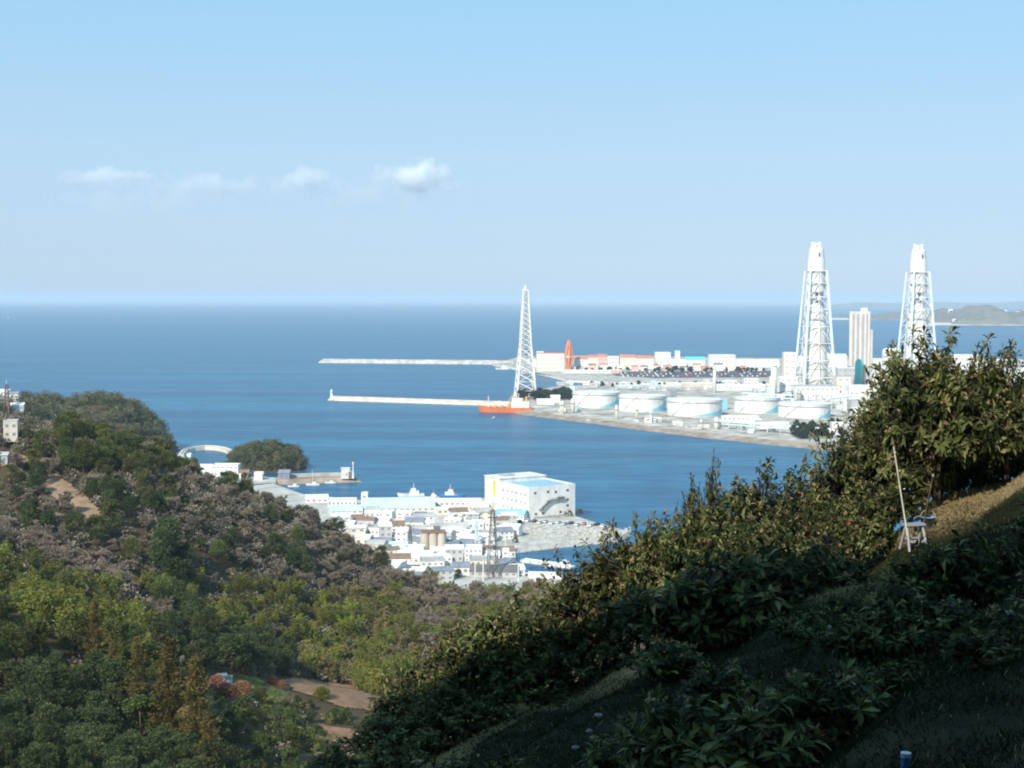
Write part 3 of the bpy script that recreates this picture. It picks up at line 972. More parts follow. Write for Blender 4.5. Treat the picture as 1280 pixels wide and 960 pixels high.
# the row of rusty conifers in the valley bottom
for i, (px, d, s, lab) in enumerate([
    (207, 232, 1.32, 'tallest rusty green conifer standing alone in the valley bottom'),
    (240, 226, 1.16, 'slim rusty conifer with reddish top right of the tallest conifer'),
    (166, 240, 0.80, 'short rusty conifer just left of the tallest conifer'),
    (136, 244, 0.64, 'low orange brown conifer second from the left in its row'),
    (113, 250, 0.74, 'olive conifer at the left end of the conifer row'),
    (254, 206, 0.72, 'yellowish green conifer at the right end, standing lowest of the row')]):
    p = at_depth(px, d)
    K_con.place(i, p, i * 1.3, (s * 1.05, s * 1.05, s), lab, 'conifer', 'conifers in the valley bottom')
# russet trees beside the hut, small yellow tree on the bare field
for i, (px, py, s, lab) in enumerate([
    (270, 862, 0.95, 'russet leaved tree directly below the white hut'),
    (283, 876, 1.0, 'pinkish russet tree in the front of the russet group'),
    (303, 872, 1.05, 'broad russet tree at the right of the russet group'),
    (341, 856, 0.62, 'small russet bush at the top of the green plot'),
    (327, 886, 0.55, 'small pink bush at the lower edge of the green plot'),
    (353, 862, 0.6, 'small russet bush beside the bare brown field')]):
    p = on_valley(px, py)
    K_aut.place(i, p, i * 0.9, (s, s, s), lab, 'tree', 'russet trees around the plots')
p = on_valley(402, 874)
o = make_evergreen(590, L_bamboo, 'round_shrub', R_=2.0, H_=2.4, z0=0.4, L=0.3); o.location = p
tag(o, 'round yellow green shrub on the bare brown field', 'shrub')
for px, py, s, lab in ((372, 884, .35, 'low dark bush left below the bare brown field'), (388, 888, .3, 'small dark bush under the yellow green shrub')):
    K_dark.place(1, on_valley(px, py), px, (s, s, s), lab, 'bush', 'bushes at the field edge')

# plots of green grass and the bare field: sheets laid on the ground
def ground_patch(name, pxpoly, mat, lift=0.25, step=1.0, kind='structure'):
    q = [on_valley(*p) for p in pxpoly]
    xs = [v.x for v in q]; ys = [v.y for v in q]
    gx = np.arange(min(xs) - 1, max(xs) + 1, step); gy = np.arange(min(ys) - 1, max(ys) + 1, step)
    GX, GY = np.meshgrid(gx, gy)
    jx = fbm(GX, GY, 5, 2) * 2.2; jy = fbm(GX + 50, GY, 5, 2) * 2.2
    keep = np.array([[inpoly(a, b, [(v.x, v.y) for v in q]) for a, b in zip(r1, r2)] for r1, r2 in zip(GX + jx, GY + jy)])
    # follow the drawn terrain (bilinear on its 4 m grid)
    ui = (GX - vx[0]) / 4.0; vi = (GY - vy[0]) / 4.0
    i = np.clip(ui.astype(int), 0, len(vx) - 2); j = np.clip(vi.astype(int), 0, len(vy) - 2)
    a = ui - i; b = vi - j
    Z = VZ[j, i] * (1 - a) * (1 - b) + VZ[j, i + 1] * a * (1 - b) + VZ[j + 1, i] * (1 - a) * b + VZ[j + 1, i + 1] * a * b
    Z = Z + lift + fbm(GX, GY, 2.5, 2) * 0.25
    grid_mesh(name, gx, gy, Z, mat, keep, kind)
M_soil = soil_mat('bare_soil', [(0.3, (0.15, 0.082, 0.048)), (0.5, (0.26, 0.150, 0.088)), (0.7, (0.34, 0.22, 0.14))], 0.35)
M_plot = soil_mat('green_plot', [(0.3, (0.05, 0.06, 0.015)), (0.5, (0.10, 0.118, 0.028)), (0.7, (0.17, 0.16, 0.06))], 0.4)
M_trail = soil_mat('pale_earth', [(0.3, (0.20, 0.125, 0.085)), (0.5, (0.30, 0.20, 0.13)), (0.7, (0.36, 0.26, 0.18))], 0.3)
ground_patch('bare_field', [(380,846),(440,858),(484,876),(490,890),(430,884),(400,872),(372,866),(360,856)], M_soil)
ground_patch('grass_plot', [(282,848),(322,849),(330,856),(320,862),(284,858)], M_plot)
ground_patch('grass_plot', [(316,868),(345,862),(360,868),(350,876),(318,880)], M_plot)
ground_patch('bare_field', [(398,908),(465,915),(455,932),(405,928)], M_soil)
ground_patch('hill_trail', [(60,600),(72,598),(92,612),(112,628),(130,650),(120,662),(96,652),(80,632),(56,612)], M_trail)
ground_patch('hill_trail', [(0,572),(20,569),(58,575),(74,596),(60,600),(40,582),(0,583)], M_trail)
for k in (K_con, K_aut): k.finish()

# woods far off that read as one mass: headland, island, harbour slopes
def far_wood(name, pts, mats, R_, H_, per, L, seed, kind='stuff'):
    rng = np.random.default_rng(seed)
    parts = []
    for (x, y, z) in pts:
        s = rng.uniform(0.5, 1.55)
        c = clumps(rng, 9, R_ * s, H_ * s, 0.6) + np.array([x, y, z])
        v, f, t = crown_cards(rng, c, per, R_ * 0.45 * s, L, L * 0.6)
        parts.append((v, f, np.clip(t * 0.6 + 0.2 + rng.normal() * 0.3, 0, 1)))
    V, Fc, T = merge(parts)
    return tag(soup(name, V, Fc, mats, T), kind=kind)
L_farwood = leaf_mat('headland_leaf', [(0.0, (0.035, 0.050, 0.022)), (0.4, (0.095, 0.115, 0.048)), (0.7, (0.155, 0.150, 0.078)), (1.0, (0.24, 0.205, 0.135))], 0.2, 0.6, 0.25, 0.0, 0.0)
rng = np.random.default_rng(5)
hp = []
while len(hp) < 1150:
    x, y = rng.uniform(-460, -230), rng.uniform(930, 1120)
    z = float(head_z(np.array([x]), np.array([y]))[0])
    if z > 3: hp.append((x, y, z - 0.5))
far_wood('headland_wood', hp, L_farwood, 4.8, 5.0, 24, 1.1, 6)
ip = []
while len(ip) < 300:
    x, y = ISL_C.x + rng.uniform(-36, 34), ISL_C.y + rng.uniform(-4, 52)
    z = float(isl_z(np.array([x]), np.array([y]))[0])
    if z > 0.8: ip.append((x, y, z - 0.5))
far_wood('island_wood', ip, L_farwood, 3.4, 5.0, 40, 0.75, 8)

# ---- foreground loquat orchard
loq = [make_loquat(600 + i, R_=2.25 + 0.2 * (i % 3), H_=3.9 + 0.35 * (i % 3)) for i in range(4)]
K_loq = Kind(loq)
young = [make_loquat(650 + i, R_=0.95, H_=1.35, z0=0.25, ntip=85, size=0.23, bloom=0.12, shoots=2, name='loquat_sapling') for i in range(2)]
K_young = Kind(young)
def fgz(x, y): return float(fg_z(np.array([x], float), np.array([y], float))[0])
TREES = [ # px, depth, height factor, radius factor, label
 (1175, 42.0, 1.18, 1.00, 'tallest loquat tree, its crown reaching up beside the far right chimney'),
 (1262, 42.5, 1.10, 1.00, 'big loquat tree cut by the right edge above the dry grass'),
 (1228, 46.0, 1.12, 1.05, 'loquat tree set back between the two tallest ones'),
 (1200, 48.8, 1.0, 1.05, 'loquat tree behind the tallest ones, closing the gap under their crowns'),
 (1262, 48.0, 1.0, 1.05, 'loquat tree far back at the right edge behind the dry grass'),
 (1148, 47.5, 0.95, 1.0, 'loquat tree far back between the bamboo pole and the tallest one'),
 (1335, 44.0, 1.05, 1.0, 'loquat tree just past the right edge of the view'),
 (1410, 45.0, 1.05, 1.0, 'loquat tree farther right beyond the edge of the view'),
 (1118, 43.5, 0.98, 0.95, 'loquat tree behind the pale leaning pole'),
 (1085, 41.5, 0.88, 0.90, 'loquat tree left of the pale leaning pole'),
 (1040, 43.0, 0.84, 0.95, 'loquat tree rising where the factory shore meets the orchard'),
 (1075, 39.5, 0.80, 0.85, 'loquat tree with the red ribbon beside the step stool'),
 (1000, 41.0, 0.90, 0.95, 'loquat tree with tan flower buds right of the tall twin shoots'),
 (958, 42.5, 0.92, 0.95, 'loquat tree in mid row under the blue bay'),
 (905, 41.0, 1.05, 1.00, 'loquat tree with a leafy shoot standing up against the sea'),
 (884, 43.2, 1.2, 0.42, 'slender loquat tree standing up alone against the blue bay'),
 (850, 42.0, 0.98, 0.95, 'loquat tree with brown tips in front of the water left of the tall shoot'),
 (945, 39.6, 0.76, 0.85, 'low loquat tree in the dark middle of the orchard row'),
 (1010, 37.8, 0.72, 0.80, 'low shaded loquat tree above the bright green grass'),
 (800, 43.0, 0.92, 0.90, 'loquat tree at the right end of the harbour view'),
 (870, 40.6, 0.80, 0.85, 'shaded loquat tree above the end of the sunlit bank'),
 (758, 42.0, 0.92, 0.92, 'loquat tree in front of the rocky harbour inlet'),
 (735, 41.0, 0.82, 0.90, 'dark loquat tree above the middle of the sunlit bank'),
 (812, 41.5, 0.78, 0.85, 'shaded loquat tree just left of the bright bank top'),
 (692, 42.5, 0.88, 0.95, 'loquat tree in front of the grey bare thicket'),
 (640, 42.0, 0.86, 0.90, 'dark loquat tree with a forked trunk at the lower end of the row'),
 (668, 41.0, 0.80, 0.85, 'loquat tree with bare lower branches above the bank foot'),
 (596, 42.0, 0.84, 0.95, 'loquat tree third from the left end of the row'),
 (560, 40.5, 0.78, 0.90, 'loquat tree second from the left end of the row'),
 (522, 42.0, 0.70, 0.85, 'loquat tree at the left end of the row'),
 (585, 40.2, 0.66, 0.85, 'low dark loquat tree by the bottom edge near the left end'),
 (500, 38.5, 0.62, 0.85, 'lowest loquat tree, at the bottom edge of the view'),
 (420, 40.0, 0.72, 0.9, 'dark loquat treetop peeping over the bottom edge'),
]
# the skyline of the row: crown tops (photo pixel column -> row), kept where each tree stands
PROFILE = [(380, 985), (480, 915), (520, 852), (550, 818), (600, 786), (640, 764), (700, 724), (750, 694), (800, 668), (850, 624), (880, 594), (905, 592), (950, 598), (1000, 582), (1040, 560),
           (1072, 556), (1090, 520), (1108, 480), (1130, 448), (1165, 426), (1200, 434), (1230, 452), (1260, 446), (1300, 440)]
crown_h = [max(v.co.z for v in [c for c in kids(o) if c.name.startswith('crown')][0].data.vertices) * 0.90 for o in loq]
rngt = np.random.default_rng(21)
for i, (px, y, hs, rs, lab) in enumerate(TREES):
    x = (px - 640) / F * y
    g = fgz(x, y)
    top = np.interp(px, [a for a, _ in PROFILE], [b for _, b in PROFILE]) + ((-12 if i % 2 else 20) + rngt.uniform(-5, 10) if y > 41.2 else rngt.uniform(45, 80))
    if y > 46: top += 25
    if 'slender' in lab: top = 578
    if 'tallest loquat' in lab: top = 424
    hgt = max(1.6, PD(px, top, y).z - g)
    hs = hgt / crown_h[i % 4]
    rs = min(rs, 0.52 + 0.40 * hs) * rngt.uniform(0.70, 1.0)
    K_loq.place(i, (x, y, g - 0.05), i * 2.1, (rs, rs, hs), lab, 'loquat tree', 'loquat trees of the orchard row')
YOUNG = [
 (1150, 18.5, 0.80, 'spreading young loquat in front of the dry grass patch'),
 (1226, 19.0, 0.84, 'young loquat with bright tips by the right hand bank'),
 (1098, 18.0, 0.66, 'young loquat beside the fallen pipe'),
 (880, 13.0, 0.80, 'dark young loquat in the shaded lower middle'),
 (985, 13.5, 0.74, 'young loquat right of the shaded lower middle one'),
 (1052, 14.5, 0.50, 'small young loquat at the bottom edge left of the blue post'),
 (640, 16.5, 0.75, 'young loquat at the bottom edge below the forked trunk'),
 (560, 17.5, 0.85, 'young loquat in the bottom edge left of the white stones'),
]
for i, (px, y, s, lab) in enumerate(YOUNG):
    x = (px - 640) / F * y
    K_young.place(i, (x, y, fgz(x, y) - 0.03), i * 1.7, (s, s, s * 0.95), lab, 'young tree', 'young loquats on the terraces')
rngu = np.random.default_rng(55)
spots = [(1190, 16.5, .55), (930, 12.5, .72), (1040, 13.2, .6), (845, 14, .62), (800, 15.5, .5), (1120, 15, .42), (865, 33.6, 1.45), (925, 33.2, 1.6), (985, 34, 1.55), (1040, 34.6, 1.15), (835, 30, .7), (1015, 24, .5), (905, 18, .55), (1262, 23, .45), (430, 36, .9), (480, 34, .7), (1235, 13, .3), (1350, 19, .8), (1400, 24, .9), (1340, 30, .7), (1330, 14, .5), (820, 19, .45), (1060, 22, .4)]
for i, (px, y, s) in enumerate(spots):
    x = (px - 640) / F * y
    K_young.place(i + 1, (x, y, fgz(x, y) - .03), rngu.uniform(0, 6), (s * rngu.uniform(.9, 1.3), s * rngu.uniform(.9, 1.3), s * rngu.uniform(.8, 1.1)), 'low dark bush on the shaded slope between the orchard row and the bottom edge', 'bush', 'low bushes on the shaded slope')
for k in list(KIND.values()) + [K_loq, K_young]: k.finish()

# grass on the slope
def make_grass():
    rng = np.random.default_rng(77)
    n = 400000
    y = 8 + 40 * rng.uniform(0, 1, n) ** 0.8
    x = (rng.uniform(-0.18, 0.52, n)) * y
    dens = fbm(x, y, 1.2, 3) + rng.normal(size=n) * 0.2
    k = dens > -0.32
    x = x[k]; y = y[k]; n = len(x)
    z = fg_z(x, y)
    dry = straw_vs_shade(x, y)
    L = 0.035 + 0.10 * rng.uniform(0, 1, n) ** 2.5 + 0.03 * (dry > 0.5)
    ax = unit(np.stack([rng.normal(size=n) * 0.8, rng.normal(size=n) * 0.8, np.ones(n)], -1))
    V, Fc = card_leaves(rng, np.stack([x, y, z], -1) + ax * L[:, None] * 0.42, ax, L, 0.006 + 0.0004 * y)
    t = np.clip(np.where(dry + rng.normal(size=n) * 0.25 > 0.55, rng.uniform(0.58, 1, n), rng.uniform(0, 0.52, n) * (0.55 + 0.45 * (np.hypot((x - 9.6) / 2.4, (y - 36.5) / 2.4) < 1))), 0, 1)  # green blades kept as dark as deep shade, except in one brighter patch
    tag(soup('grass', V, Fc, L_grass, t), kind='stuff')
make_grass()

# low brush and saplings covering the hillsides between the trees
def make_brush():
    rng = np.random.default_rng(78)
    xs = rng.uniform(-220, 60, 30000); ys = rng.uniform(170, 590, 30000); zs = valley_z(xs, ys)
    X, Y = to_px(np.stack([xs, ys, zs], -1))
    sel = {0: [], 1: []}
    skip = [z[1] for z in ZONES if not z[2]]
    for i in np.nonzero((zs > 3.5) & (X > -60) & (X < 740) & (Y < 1000))[0]:
        if any(inpoly(X[i], Y[i], q) for q in skip): continue
        woody = Y[i] < 760 or (300 < X[i] and Y[i] < 860)
        kx = 0 if rng.uniform() < (0.82 if woody else 0.08) else 1
        if len(sel[kx]) < (4200 if kx == 0 else 2400): sel[kx].append((xs[i], ys[i], float(zs[i]) - 0.3))
    far_wood('winter_brush', sel[0], L_twig, 1.9, 2.3, 9, 0.7, 79)
    far_wood('green_brush', sel[1], L_ever, 1.4, 1.5, 7, 0.6, 80)
make_brush()
# ================================================================ SHORE, HARBOUR, POWER STATION
M_white = paint('white_wall', (0.72, 0.71, 0.68), 0.6, 0.15, 0.2)
M_cream = paint('cream_wall', (0.72, 0.67, 0.57), 0.7, 0.10, 0.15)
M_beige = paint('beige_concrete', (0.55, 0.50, 0.43), 0.85, 0.14, 0.12)
M_grey = paint('grey_wall', (0.46, 0.46, 0.46), 0.8, 0.14, 0.15)
M_dkgrey = paint('dark_grey_steel', (0.16, 0.155, 0.15), 0.7, 0.2, 0.5)
M_steel = paint('grey_steel', (0.36, 0.355, 0.35), 0.6, 0.2, 0.5)
M_glass = paint('window_glass', (0.10, 0.12, 0.15), 0.2, 0.2, 0.5, 0.5)
M_blueroof = paint('pale_blue_roof', (0.28, 0.48, 0.57), 0.6, 0.10, 0.1)
M_cyanroof = paint('pale_cyan_roof', (0.50, 0.66, 0.67), 0.6, 0.10, 0.1)
M_greyroof = paint('grey_roof', (0.42, 0.41, 0.40), 0.8, 0.2, 0.2)
M_slate = paint('blue_grey_tile_roof', (0.22, 0.24, 0.29), 0.6, 0.2, 0.4)
M_brown = paint('brown_roof', (0.24, 0.16, 0.12), 0.8, 0.2, 0.4)
M_redroof = paint('terracotta_roof', (0.55, 0.22, 0.15), 0.8, 0.15, 0.2)
M_pinkwall = paint('pink_wall', (0.68, 0.47, 0.40), 0.8, 0.1, 0.2)
M_teal = paint('teal_cladding', (0.13, 0.60, 0.56), 0.5, 0.08, 0.1)
M_palecyan = paint('pale_cyan_steel', (0.62, 0.76, 0.77), 0.5, 0.06, 0.2)
M_tankblue = paint('tank_blue_paint', (0.20, 0.52, 0.66), 0.5, 0.06, 0.1)
M_orange = paint('orange_red_paint', (0.66, 0.18, 0.07), 0.45, 0.1, 0.2)
M_ochre = paint('orange_paint', (0.75, 0.33, 0.06), 0.5, 0.1, 0.2)
M_blue = paint('blue_paint', (0.04, 0.20, 0.48), 0.4, 0.1, 0.3)
M_red = paint('red_paint', (0.55, 0.05, 0.04), 0.5, 0.1, 0.3)
M_yellow = paint('yellow_panel', (0.70, 0.58, 0.10), 0.5, 0.1, 0.3)
M_concrete = soil_mat('quay_concrete', [(0.3, (0.26, 0.25, 0.22)), (0.5, (0.44, 0.42, 0.39)), (0.7, (0.62, 0.60, 0.56))], 0.09)
M_yard = soil_mat('works_yard', [(0.36, (0.20, 0.18, 0.15)), (0.5, (0.42, 0.385, 0.335)), (0.64, (0.60, 0.57, 0.52))], 0.05)
M_shore = soil_mat('brown_shore_rock', [(0.3, (0.16, 0.12, 0.09)), (0.5, (0.30, 0.24, 0.19)), (0.7, (0.42, 0.36, 0.30))], 0.09)
M_rock = soil_mat('pale_riprap', [(0.3, (0.20, 0.19, 0.17)), (0.48, (0.44, 0.42, 0.38)), (0.7, (0.62, 0.60, 0.55))], 0.45)
M_asphalt = soil_mat('car_park', [(0.3, (0.05, 0.05, 0.06)), (0.5, (0.11, 0.11, 0.125)), (0.7, (0.17, 0.165, 0.18))], 0.03)
M_sand = paint('pale_sand', (0.62, 0.56, 0.46), 0.9, 0.1, 0.01)
M_car = obj_paint('car_paint', 0.3)
M_rubber = paint('rubber', (0.02, 0.02, 0.02), 0.9, 0.1, 1)

def land(name, pxpoly, z, top, side, slope=3.0):
    """level ground with a sloping shore down into the sea"""
    q = [P(a, b, z) for a, b in pxpoly]
    n = len(q)
    cx = sum(v.x for v in q) / n; cyy = sum(v.y for v in q) / n
    ar = sum(q[i].x * q[(i + 1) % n].y - q[(i + 1) % n].x * q[i].y for i in range(n))
    if ar < 0: q = q[::-1]
    mb = MB()
    mb.add([v[:] for v in q], [tuple(range(n))])
    o = tag(mb.build(name, top), kind='structure')
    sk = MB(); vs = []; fs = []
    for i, v in enumerate(q):
        a = q[i - 1]; b = q[(i + 1) % n]
        t = Vector((b.x - a.x, b.y - a.y, 0)).normalized(); nrm = Vector((t.y, -t.x, 0))
        w = v + nrm * slope
        vs += [(v.x, v.y, z), (w.x, w.y, -1.0)]
    for i in range(n):
        j = (i + 1) % n
        fs.append((2 * i, 2 * i + 1, 2 * j + 1, 2 * j))
    sk.add(vs, fs)
    tag(sk.build(name + '_shore', side), kind='structure')
    return o

ZH = 2.0
land('harbour_ground', [(300,606),(340,604),(380,618),(462,626),(490,624),(600,622),(640,626),(716,644),(742,652),(786,664),(772,672),(730,676),(690,680),(640,686),(640,708),(655,720),(725,722),(740,735),(560,745),(420,745),(330,700),(240,620)], ZH, M_concrete, M_rock, 2.0)
land('fishing_port_ground', [(196,600),(214,574),(224,570),(236,572),(240,580),(262,580),(276,588),(300,594),(345,597),(345,604),(300,608),(240,612)], ZH, M_concrete, M_shore, 2.0)
ZP = 3.0
land('power_station_ground', [(640,508),(662,514),(720,521),(762,526),(830,535),(900,543),(960,549),(1000,553),(1052,558),(1200,566),(1420,580),(1500,480),(1300,478),(960,483),(760,481),(700,482),(652,490)], ZP, M_yard, M_shore, 16.0)
land('marina_island_ground', [(618,455),(640,459),(690,469),(712,475),(760,477.5),(960,478.5),(1400,476),(1400,449),(960,447.5),(700,444),(645,447)], ZP, M_yard, M_concrete, 5.0)

# beach strips and flat car park: sheets a little above the ground
def sheet(name, pxpoly, z, mat):
    q = [P(a, b, z) for a, b in pxpoly]
    tag(MB().add([v[:] for v in q], [tuple(range(len(q)))]).build(name, mat), kind='structure')
sheet('car_park_asphalt', [(762,464.5),(965,463.5),(965,471.5),(820,472.5),(770,470)], ZP + 0.02, M_asphalt)
sheet('quay_road', [(660,464),(700,471),(716,474.4),(960,476.6),(960,474.2),(770,472.8),(720,469),(672,462)], ZP + 0.02, M_concrete)

# ---------------------------------------------------------------- generic builders
M_pane = paint('pale_window', (0.22, 0.235, 0.25), 0.3, 0.2, 0.5, 0.5)
def bldg(name, label, cat, px, py, w, d, h, rz=0.0, wall=None, roof=None, style='flat', z=ZH, wins=(0, 0), rise=None, group=None, glass=None, base=None):
    """walls, roof and rows of windows; (px, py) is the foot of the wall nearest the viewer"""
    wall = wall or M_white; roof = roof or M_greyroof
    p = P(px, py, z) if base is None else base
    rz = R(rz)
    ext = abs(math.sin(rz)) * w / 2 + abs(math.cos(rz)) * d / 2
    o = thing(name, label, cat, (p.x * (1 + ext / p.y), p.y + ext, z if base is None else base.z), rz, group)
    MB().box((0, 0, h / 2 - 0.5), (w, d, h + 1)).build('wall', wall, o)
    if style == 'flat':
        mb = MB().box((0, 0, h + 0.12), (w - 0.5, d - 0.5, 0.24))
        for sx, sy, lx, ly in ((0, -1, w + .1, .25), (0, 1, w + .1, .25), (-1, 0, .25, d - .42), (1, 0, .25, d - .42)):
            mb.box((sx * (w / 2 - .1), sy * (d / 2 - .1), h + 0.30), (lx, ly, 0.6))
        mb.build('roof', roof, o)
    elif style == 'gable':
        MB().gable((0, 0, h + 0.02), w, d, h, rise or d * 0.22).build('roof', roof, o)
        g = rise or d * 0.22
        MB().add([(-w / 2, -d / 2, h), (-w / 2, d / 2, h), (-w / 2, 0, h + g * .93), (w / 2, -d / 2, h), (w / 2, d / 2, h), (w / 2, 0, h + g * .93)], [(0, 2, 1), (3, 4, 5)]).build('gable_wall', wall, o)
    nf, nc = wins
    for f in range(nf):
        zz = h * (f + 0.58) / nf
        for c in range(nc):
            xx = (c + 0.5) / nc * w - w / 2
            MB().box((xx, -d / 2 - 0.02, zz), (w / nc * 0.42, 0.12, min(1.2, h / nf * 0.32))).build('window', glass or M_pane, o)
    return o

def lattice(mb, hb, ht, z0, z1, n, r, rb=None):
    """four-legged lattice: legs and cross bracing"""
    rb = rb or r * 0.55
    lv = []
    for k in range(n + 1):
        t = k / n; w = hb + (ht - hb) * t; zz = z0 + (z1 - z0) * t
        lv.append([Vector((sx * w, sy * w, zz)) for sx, sy in ((-1, -1), (1, -1), (1, 1), (-1, 1))])
    for k in range(n):
        for i in range(4):
            j = (i + 1) % 4
            mb.tube(lv[k][i], lv[k + 1][i], r, r, 4)
            mb.tube(lv[k][i], lv[k + 1][j], rb, rb, 3); mb.tube(lv[k][j], lv[k + 1][i], rb, rb, 3)
            mb.tube(lv[k + 1][i], lv[k + 1][j], rb, rb, 3)
    return mb

def hull_mb(L, B, D, rake=0.12, sheer=0.25, n=14, foot=-0.6):
    mb = MB(); vs = []; fs = []
    for i in range(n + 1):
        t = i / n; x = -L / 2 + L * t                      # bow at -x
        bw = (1 - (1 - min(t / 0.30, 1)) ** 2.2) * (1 - 0.18 * max(0, (t - 0.85) / 0.15))
        zz = D * (1 + sheer * max(0, 1 - t / 0.35) ** 2)
        xr = x - rake * L * 0.25 * max(0, 1 - t / 0.3)
        hb = max(B / 2 * bw, 0.05)
        vs += [(xr, -hb, zz), (x, -hb * 0.86, foot), (x, hb * 0.86, foot), (xr, hb, zz)]
    for i in range(n):
        a, b = 4 * i, 4 * i + 4
        fs += [(a, a + 1, b + 1, b), (a + 2, a + 3, b + 3, b + 2), (a + 3, a, b, b + 3), (a + 1, a + 2, b + 2, b + 1)]
    fs += [(0, 3, 2, 1), (4 * n, 4 * n + 1, 4 * n + 2, 4 * n + 3)]
    return mb.add(vs, fs)

# ---------------------------------------------------------------- breakwaters, lighthouse
def mole(name, label, a, b, w, h, mat, cap=None):
    d = (b - a); L = d.length; rz = math.atan2(d.y, d.x); m = (a + b) / 2
    o = thing(name, label, 'breakwater', (m.x, m.y, 0), rz)
    mb = MB(); k = w * 0.35
    mb.add([(-L / 2, -w / 2 - k, -1), (L / 2, -w / 2 - k, -1), (L / 2, w / 2 + k, -1), (-L / 2, w / 2 + k, -1), (-L / 2 + k, -w / 2, h), (L / 2 - k, -w / 2, h), (L / 2 - k, w / 2, h), (-L / 2 + k, w / 2, h)],
           [(3, 2, 1, 0), (4, 5, 6, 7), (0, 1, 5, 4), (1, 2, 6, 5), (2, 3, 7, 6), (3, 0, 4, 7)])
    mb.build('mound', mat, o)
    MB().box((0, w * 0.3, h + 0.9), (L - 2 * k, w * 0.25, 1.8)).build('parapet', cap or M_concrete, o)
    return o
mole('breakwater', 'long pale sea wall reaching far left from the resort island', P(399, 453.2), P(646, 455.5), 16, 5.2, M_concrete)
mole('breakwater', 'thin brownish breakwater with a small lighthouse at its end', P(412, 500), P(640, 507.5), 9, 3.0, M_beige, M_beige)
p = P(414.5, 500.3, 3.0)
o = thing('lighthouse', 'small white lighthouse on the outer end of the brown breakwater', 'lighthouse', p)
MB().lathe([(2.6, 0), (2.4, 1.2), (1.5, 1.3), (1.25, 9.5)], (0, 0, 0), 14).build('tower', M_white, o, True)
MB().lathe([(2.0, 9.5), (2.0, 10.0), (1.1, 10.05), (1.1, 11.6), (1.3, 11.6), (0.2, 12.8)], (0, 0, 0), 14).build('lantern', M_palecyan, o)
pts_ = [P(a, b) for a, b in ((226, 572), (231, 566), (241, 563.5), (256, 562), (271, 562.6), (282, 564.5), (290, 567.5))]
o = thing('breakwater', 'curved pale sea wall beside the fishing port under the headland', 'breakwater', pts_[3])
mbw = MB(); vs = []; fs = []
for i, v in enumerate(pts_):
    d_ = (pts_[min(i + 1, 6)] - pts_[max(i - 1, 0)]).normalized(); n_ = Vector((-d_.y, d_.x, 0)); c_ = v - pts_[3]
    vs += [(c_ - n_ * 3.2 + Vector((0, 0, -1)))[:], (c_ - n_ * 2 + Vector((0, 0, 2.6)))[:], (c_ + n_ * 2 + Vector((0, 0, 2.6)))[:], (c_ + n_ * 3.2 + Vector((0, 0, -1)))[:]]
for i in range(6):
    for k in range(3): fs.append((4 * i + k, 4 * i + 4 + k, 4 * i + 5 + k, 4 * i + 1 + k))
fs += [(0, 1, 2, 3), (27, 26, 25, 24)]
mbw.add(vs, fs).build('wall', M_beige, o)
MB().path([(v - pts_[3] + Vector((0, 0, 3.1)))[:] for v in pts_], .4, 5).build('parapet', M_cream, o)
mole('pier', 'brown stone pier with a white square hut near its end', P(338, 603), P(452, 599.5), 17, 2.6, M_shore)['category'] = 'pier'

